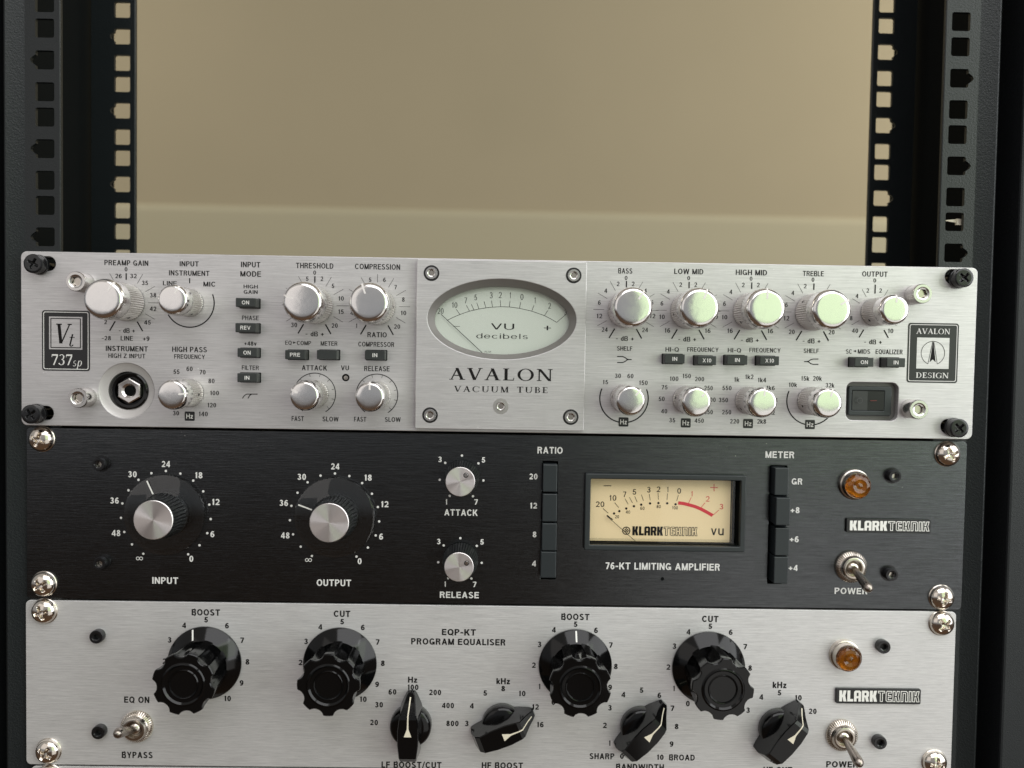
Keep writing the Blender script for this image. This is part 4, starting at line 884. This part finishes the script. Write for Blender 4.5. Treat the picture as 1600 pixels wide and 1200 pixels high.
def toggle(cb, tip, y, parent, L=19.5):
    c = at(*cb, y - 1); t = at(*tip, y - L)
    k = lathe('toggle_switch', [(8.0, 0), (8.3, .3, 'k'), (8.2, 1.6, 'k'), (7.2, 2.7, 'k'), (6.6, 2.9), (6.4, 3.1), (5.9, 3.9), (5.6, 4.6), (5.2, 4.8), (4.3, 4.8), (4.0, 4.2), (3.9, 2.6)], 44 * 4, c, y, M['nickel_dark'], parent,
              {'k': lambda r, a: r - .55 * max(0, math.cos(a * 44)) ** 2}, 32)
    lathe('toggle_ball', [(3.9, -1), (3.4, .5), (2.6, 1.5), (1.5, 2.1), (.1, 2.2)], 32, c, y - 2.7, M['nickel_dark'], k, None, 60)
    p0 = Vector((c[0], y - 4.0, c[1])); p1 = Vector((t[0], y - L, t[1])); d = (p1 - p0); ln = d.length; d.normalize()
    u = d.cross(Vector((1, 0, 0))).normalized(); v = d.cross(u)
    V = []; Fc = []; n = 28
    pf = [(0, 1.6), (ln * .3, 1.9), (ln * .7, 2.35), (ln - 1.6, 2.6), (ln - .5, 2.5), (ln + .5, 2.0), (ln + 1.3, 1.3), (ln + 1.7, .6), (ln + 1.75, .05)]
    for q_, r in pf:
        for i in range(n): a = 2 * math.pi * i / n; V.append(tuple(p0 - Vector((c[0], y, c[1])) + d * q_ + u * r * math.cos(a) + v * r * math.sin(a)))
    for j in range(len(pf) - 1):
        for i in range(n): a_, b_ = j * n + i, j * n + (i + 1) % n; Fc.append((a_, b_, b_ + n, a_ + n))
    link('toggle_lever', mesh('toggle_lever', V, Fc, 60), M['lever'], k, (c[0], y, c[1]))
toggle((1330, 885.8), (1357.3, 919.8), YK, U2)
for u, v in ((153.7, 725.7), (155, 881), (1398.7, 744.3), (1393.8, 898.3)):
    c = at(u, v, YK - 3.4); o = socket_bolt('socket_bolt', c, YK, 3.3, 3.6, M['black_oxide'], U2, 1.6, random.random())
    lathe('bolt_socket', [(1.45, 0, 'h'), (1.4, .05, 'h')], 24, c, YK - 1.4, M['nickel_dark'], o, {'h': hexf})
    lathe('washer', [(4.2, 0), (4.1, .15), (3.2, .16)], 40, c, YK, M['black_oxide'], o)

# ================================================================== UNIT 3: silver equaliser
U3 = empty('equaliser_unit', (0, 60, -132), 'brushed silver program equaliser with four big fluted black knobs, directly below the black unit', 'audio unit')
face3 = plate('faceplate', rrect(-242.0, -175.6, 239.3, -89.9, 2.4, 5), [], YE, 1.8, M['silver_fine'], U3, .2, c=(0, -132))
box('chassis', -215, 215, -174, -92, 24, 250, M['dark'], U3, 0)
box('rear_shield', -222, 222, -175, -90.5, 1, 23, M['dark'], U3, 0)
def fluted(cb, cf, ang, h=27, rot=0.):
    base = at(*cb, YE - 1.0); fr = at(*cf, YE - h)
    c = ((base[0] + fr[0]) / 2, (base[1] + fr[1]) / 2)
    def fl(r, a):
        t = (a * 8 / (2 * math.pi)) % 1 - .5          # -.5..+.5 ; scallop centred at 0
        s = max(0, 1 - (abs(t) / .29) ** 2); return r - 2.2 * s ** .6 if s > 0 else r
    sk = lathe('dial_knob', [(18.9, .3), (19.0, .6), (18.9, 1.2), (18.4, 1.7), (13.6, 5.3), (13.1, 5.6), (12.7, 5.4), (12.4, 4.4), (11, 4.2)], 96, c, YE, M['gloss'], U3, None, 30)
    kb = lathe('fluted_grip', [(13.4, 4.3, 'f'), (13.8, 6, 'f'), (14.8, h - 4, 'f'), (15.3, h - 1.0, 'f'), (15.2, h - .4, 'f'), (14.8, h, 'f'), (10.6, h + .05), (10.1, h + .6), (9.7, h + .7), (9.2, h + .2), (8.9, h - .1), (7.3, h - .2), (6.9, h + .25), (6.6, h + .15), (6.3, h - .35), (.1, h - .5)], 256, c, YE, M['gloss'], sk, {'f': fl}, 32, True, rot)
    if ang is not None:
        a = math.radians(ang); d = Vector((math.sin(a), math.cos(a))); n_ = Vector((d.y, -d.x))
        V = []
        for r, hh in ((18.5, 1.78), (13.9, 5.23)):
            for s_ in (-1, 1): V.append((d.x * r + n_.x * s_ * .42, -hh, d.y * r + n_.y * s_ * .42))
        link('pointer_line', mesh('pointer_line', V, [(0, 1, 3, 2)]), M['white'], sk, (c[0], YE, c[1]))
fluted((320.8, 1035.8), (284.5, 1070), -18, rot=.30); fluted((532, 1037), (511.7, 1072), None, rot=.0)
fluted((898.3, 1040.5), (907.5, 1073.7), 0, rot=.36); fluted((1108.5, 1044), (1128.7, 1077.5), None, rot=.12)
def chicken(cb, ang, H=16.0):
    c = at(*cb, YE - 1)
    sk = lathe('selector_knob', [(10.5, .3), (10.7, .6), (10.6, 4.2), (10.1, 5.2), (9.0, 5.9), (6, 6.3), (2, 6.4)], 72, c, YE, M['gloss'], U3, None, 40)
    a = math.radians(ang); f = Vector((math.sin(a), 0, math.cos(a))); n_ = Vector((f.z, 0, -f.x)); up = Vector((0, -1, 0))
    # sections along the knob: (a, half width low, half width high, top height)
    S = [(-15.8, 4.3, 3.6, 6.0), (-13.2, 5.0, 4.1, H - 2.6), (-10.6, 5.3, 4.4, H - .1), (-4, 6.2, 5.2, H), (3, 6.3, 5.3, H), (9.2, 5.7, 4.6, H), (11.0, 5.2, 4.1, H - .6), (14.0, 3.9, 3.0, 8.8), (16.4, 2.7, 2.2, 4.8), (17.6, 1.8, 1.4, 3.2)]
    V = []
    for aa, lo, hi, hh in S:
        for b_, h_ in ((-lo, .5), (-hi, hh - .5), (-hi + .4, hh), (hi - .4, hh), (hi, hh - .5), (lo, .5)):
            V.append(tuple(f * aa + n_ * b_ + up * h_))
    Fc = []; k = len(S)
    for j in range(k - 1):
        for i in range(6): p_, q_ = j * 6 + i, j * 6 + (i + 1) % 6; Fc.append((p_, q_, q_ + 6, p_ + 6))
    Fc += [tuple(range(6))[::-1], tuple(range((k - 1) * 6, k * 6))]
    me = mesh('pointer_grip', V, Fc)
    b = bmesh.new(); b.from_mesh(me); bmesh.ops.recalc_face_normals(b, faces=b.faces[:]); b.to_mesh(me); b.free()
    me.polygons.foreach_set('use_smooth', [True] * len(me.polygons)); me.set_sharp_from_angle(angle=math.radians(16))
    link('pointer_grip', me, M['gloss'], sk, (c[0], YE, c[1]))
    def P(aa, bb, hh): return tuple(f * aa + n_ * bb + up * (hh + .12))
    V = [P(.6, -1.9, H), P(.6, 1.9, H), P(4.6, .42, H), P(4.6, -.42, H), P(9.2, .30, H), P(9.2, -.30, H), P(11, .30, H - .5), P(11, -.30, H - .5), P(14, .31, 9.0), P(14, -.31, 9.0), P(16.2, .32, 5.3), P(16.2, -.32, 5.3)]
    link('pointer_arrow', mesh('pointer_arrow', V, [(0, 1, 2, 3), (3, 2, 4, 5), (5, 4, 6, 7), (7, 6, 8, 9), (9, 8, 10, 11)]), M['cream_line'], sk, (c[0], YE, c[1]))
chicken((642.5, 1131.5), 0); chicken((784.7, 1131), 68); chicken((1001, 1135), 43); chicken((1217, 1138), 38)
B3 = (.22, .9)
words(10, [("BOOST", 1287, 147, 178, 42), ("5", 1288, 193, 24, 36), ("4", 1151, 228, 24, 36), ("6", 1419, 230, 24, 36), ("3", 1060, 319, 24, 36), ("7", 1513, 321, 24, 36), ("2", 1028, 452, 24, 36), ("8", 1547, 456, 24, 36), ("9", 1510, 588, 24, 36), ("10", 1421, 685, 46, 36),
  ("EQ ON", 855, 693, 158, 42), ("BYPASS", 858, 1038, 194, 42)], YE, M['ink'], face3, *B3)
words(11, [("CUT", 538, 156, 104, 42), ("5", 538, 205, 24, 36), ("4", 402, 238, 24, 36), ("6", 668, 241, 24, 36), ("3", 313, 328, 24, 36), ("7", 760, 332, 24, 36), ("2", 278, 460, 24, 36), ("8", 793, 465, 24, 36), ("9", 757, 597, 24, 36), ("10", 669, 690, 46, 36),
  ("EQP-KT", 1268, 271, 214, 42), ("PROGRAM EQUALISER", 1265, 331, 596, 42), ("Hz", 979, 568, 58, 40), ("100", 980, 615, 72, 36), ("60", 853, 644, 50, 36), ("200", 1120, 647, 76, 36), ("30", 769, 724, 50, 36), ("400", 1200, 729, 76, 36), ("20", 738, 835, 50, 36), ("800", 1228, 841, 78, 36),
  ("3", 1317, 841, 24, 36), ("4", 1349, 731, 24, 36), ("5", 1432, 651, 24, 36), ("8", 1545, 623, 24, 36), ("kHz", 1545, 577, 86, 40), ("LF BOOST/CUT", 972, 1100, 380, 42), ("HF BOOST", 1540, 1104, 262, 42)], YE, M['ink'], face3, *B3)
words(12, [("BOOST", 396, 175, 178, 42), ("5", 397, 221, 24, 36), ("4", 262, 256, 24, 36), ("6", 525, 259, 24, 36), ("3", 172, 347, 24, 36), ("7", 617, 351, 24, 36), ("2", 136, 477, 24, 36), ("8", 649, 485, 24, 36), ("1", 171, 610, 14, 36), ("9", 613, 616, 24, 36), ("0", 259, 708, 24, 36),
  ("10", 62, 654, 46, 36), ("12", 145, 738, 46, 36), ("16", 175, 848, 46, 36), ("3", 612, 743, 24, 36), ("4", 696, 661, 24, 36), ("5", 809, 633, 24, 36), ("6", 921, 665, 24, 36), ("7", 1002, 746, 24, 36), ("2", 580, 853, 24, 36), ("8", 1029, 860, 24, 36), ("1", 609, 964, 14, 36), ("9", 997, 970, 24, 36),
  ("0", 687, 1046, 24, 36), ("10", 925, 1052, 46, 36), ("SHARP", 562, 1046, 158, 40), ("BROAD", 1062, 1054, 164, 40), ("BANDWIDTH", 800, 1114, 305, 42),
  ("CUT", 1239, 188, 104, 42), ("5", 1239, 234, 24, 36), ("4", 1103, 269, 24, 36), ("6", 1367, 271, 24, 36), ("3", 1015, 358, 24, 36), ("7", 1457, 361, 24, 36), ("2", 977, 489, 24, 36), ("8", 1488, 495, 24, 36), ("1", 1011, 622, 14, 36), ("0", 1099, 717, 24, 36), ("3", 1475, 758, 24, 36), ("4", 1558, 676, 24, 36)], YE, M['ink'], face3, *B3)
words(13, [("kHz", 242, 534, 78, 38), ("5", 241, 577, 21, 32), ("10", 345, 605, 41, 32), ("20", 426, 680, 44, 32), ("POWER", 590, 975, 182, 37), ("HF CUT", 232, 1006, 164, 37)], YE, M['ink'], face3, *B3)
name_plate(1306, 1077, 1439, 1099, YE, U3)
jewel((1318.7, 1023.5), (1327.4, 1028.8), 6.6, YE, U3, .0)
toggle((213.9, 1135.3), (183.7, 1145.7), YE, U3); toggle((1315.6, 1149), (1342.6, 1193), YE, U3)
for u, v in ((150, 995.5), (153, 1145), (1381.4, 1011.4), (1375.8, 1161)):
    c = at(u, v, YE - 3.0); o = socket_bolt('socket_bolt', c, YE, 3.5, 3.2, M['black_oxide'], U3, 1.6, random.random())
    lathe('bolt_socket', [(1.45, 0, 'h'), (1.4, .05, 'h')], 24, c, YE - .9, M['satin'], o, {'h': hexf})

# ================================================================== UNIT 4: sliver of the next panel
U4 = empty('bottom_unit', (0, 60, -220), 'silver panel of a further unit, only its top edge showing below the equaliser', 'audio unit')
plate('faceplate', rrect(-239.6, -262, 239.0, -176.6, 2.4, 5), [], YE, 1.8, M['silver_fine'], U4, .2, c=(0, -220))
box('chassis', -215, 215, -261, -178, 3, 250, M['dark'], U4, 0)

# ================================================================== rack screws (each one its own thing)
NK = M['nickel']
for uv, rot, lb in (((60, 686.7), .35, 'shiny nickel dome screw at the top left corner of the black unit'), ((63.3, 915), 1.0, 'shiny nickel dome screw at the bottom left corner of the black unit'),
                    ((64.5, 957.5), 1.25, 'shiny nickel dome screw at the top left corner of the silver equaliser'), ((70.7, 1177.5), .6, 'shiny nickel dome screw at the bottom left corner of the silver equaliser'),
                    ((1485.4, 710.4), 1.15, 'shiny nickel dome screw at the top right corner of the black unit'), ((1475.7, 936), .2, 'shiny nickel dome screw at the bottom right corner of the black unit'),
                    ((1475.7, 976.6), .75, 'shiny nickel dome screw at the top right corner of the silver equaliser'), ((1464.4, 1195), .05, 'shiny nickel dome screw at the bottom right corner of the silver equaliser'),
                    ((72.5, 1218), .4, 'nickel dome screw just peeping in at the bottom edge, on the lowest silver panel')):
    rack_screw(uv, 4.6, 6.25, YK, NK, rot, lb)
for uv, rot, lb in (((54.6, 412.4), .5, 'black cross-head screw in the slot at the top left corner of the silver preamp'), ((51, 647), .9, 'black cross-head screw in the slot at the bottom left corner of the silver preamp'),
                    ((1503.7, 434.5), .75, 'black cross-head screw in the slot at the top right corner of the silver preamp'), ((1496, 668.7), .85, 'black cross-head screw in the slot at the bottom right corner of the silver preamp')):
    rack_screw(uv, 6.0, 4.75, YA, M['black_oxide'], rot, lb, True)
flush_inks()
for o in bpy.data.objects:
    if 'wl' in o: del o['wl']
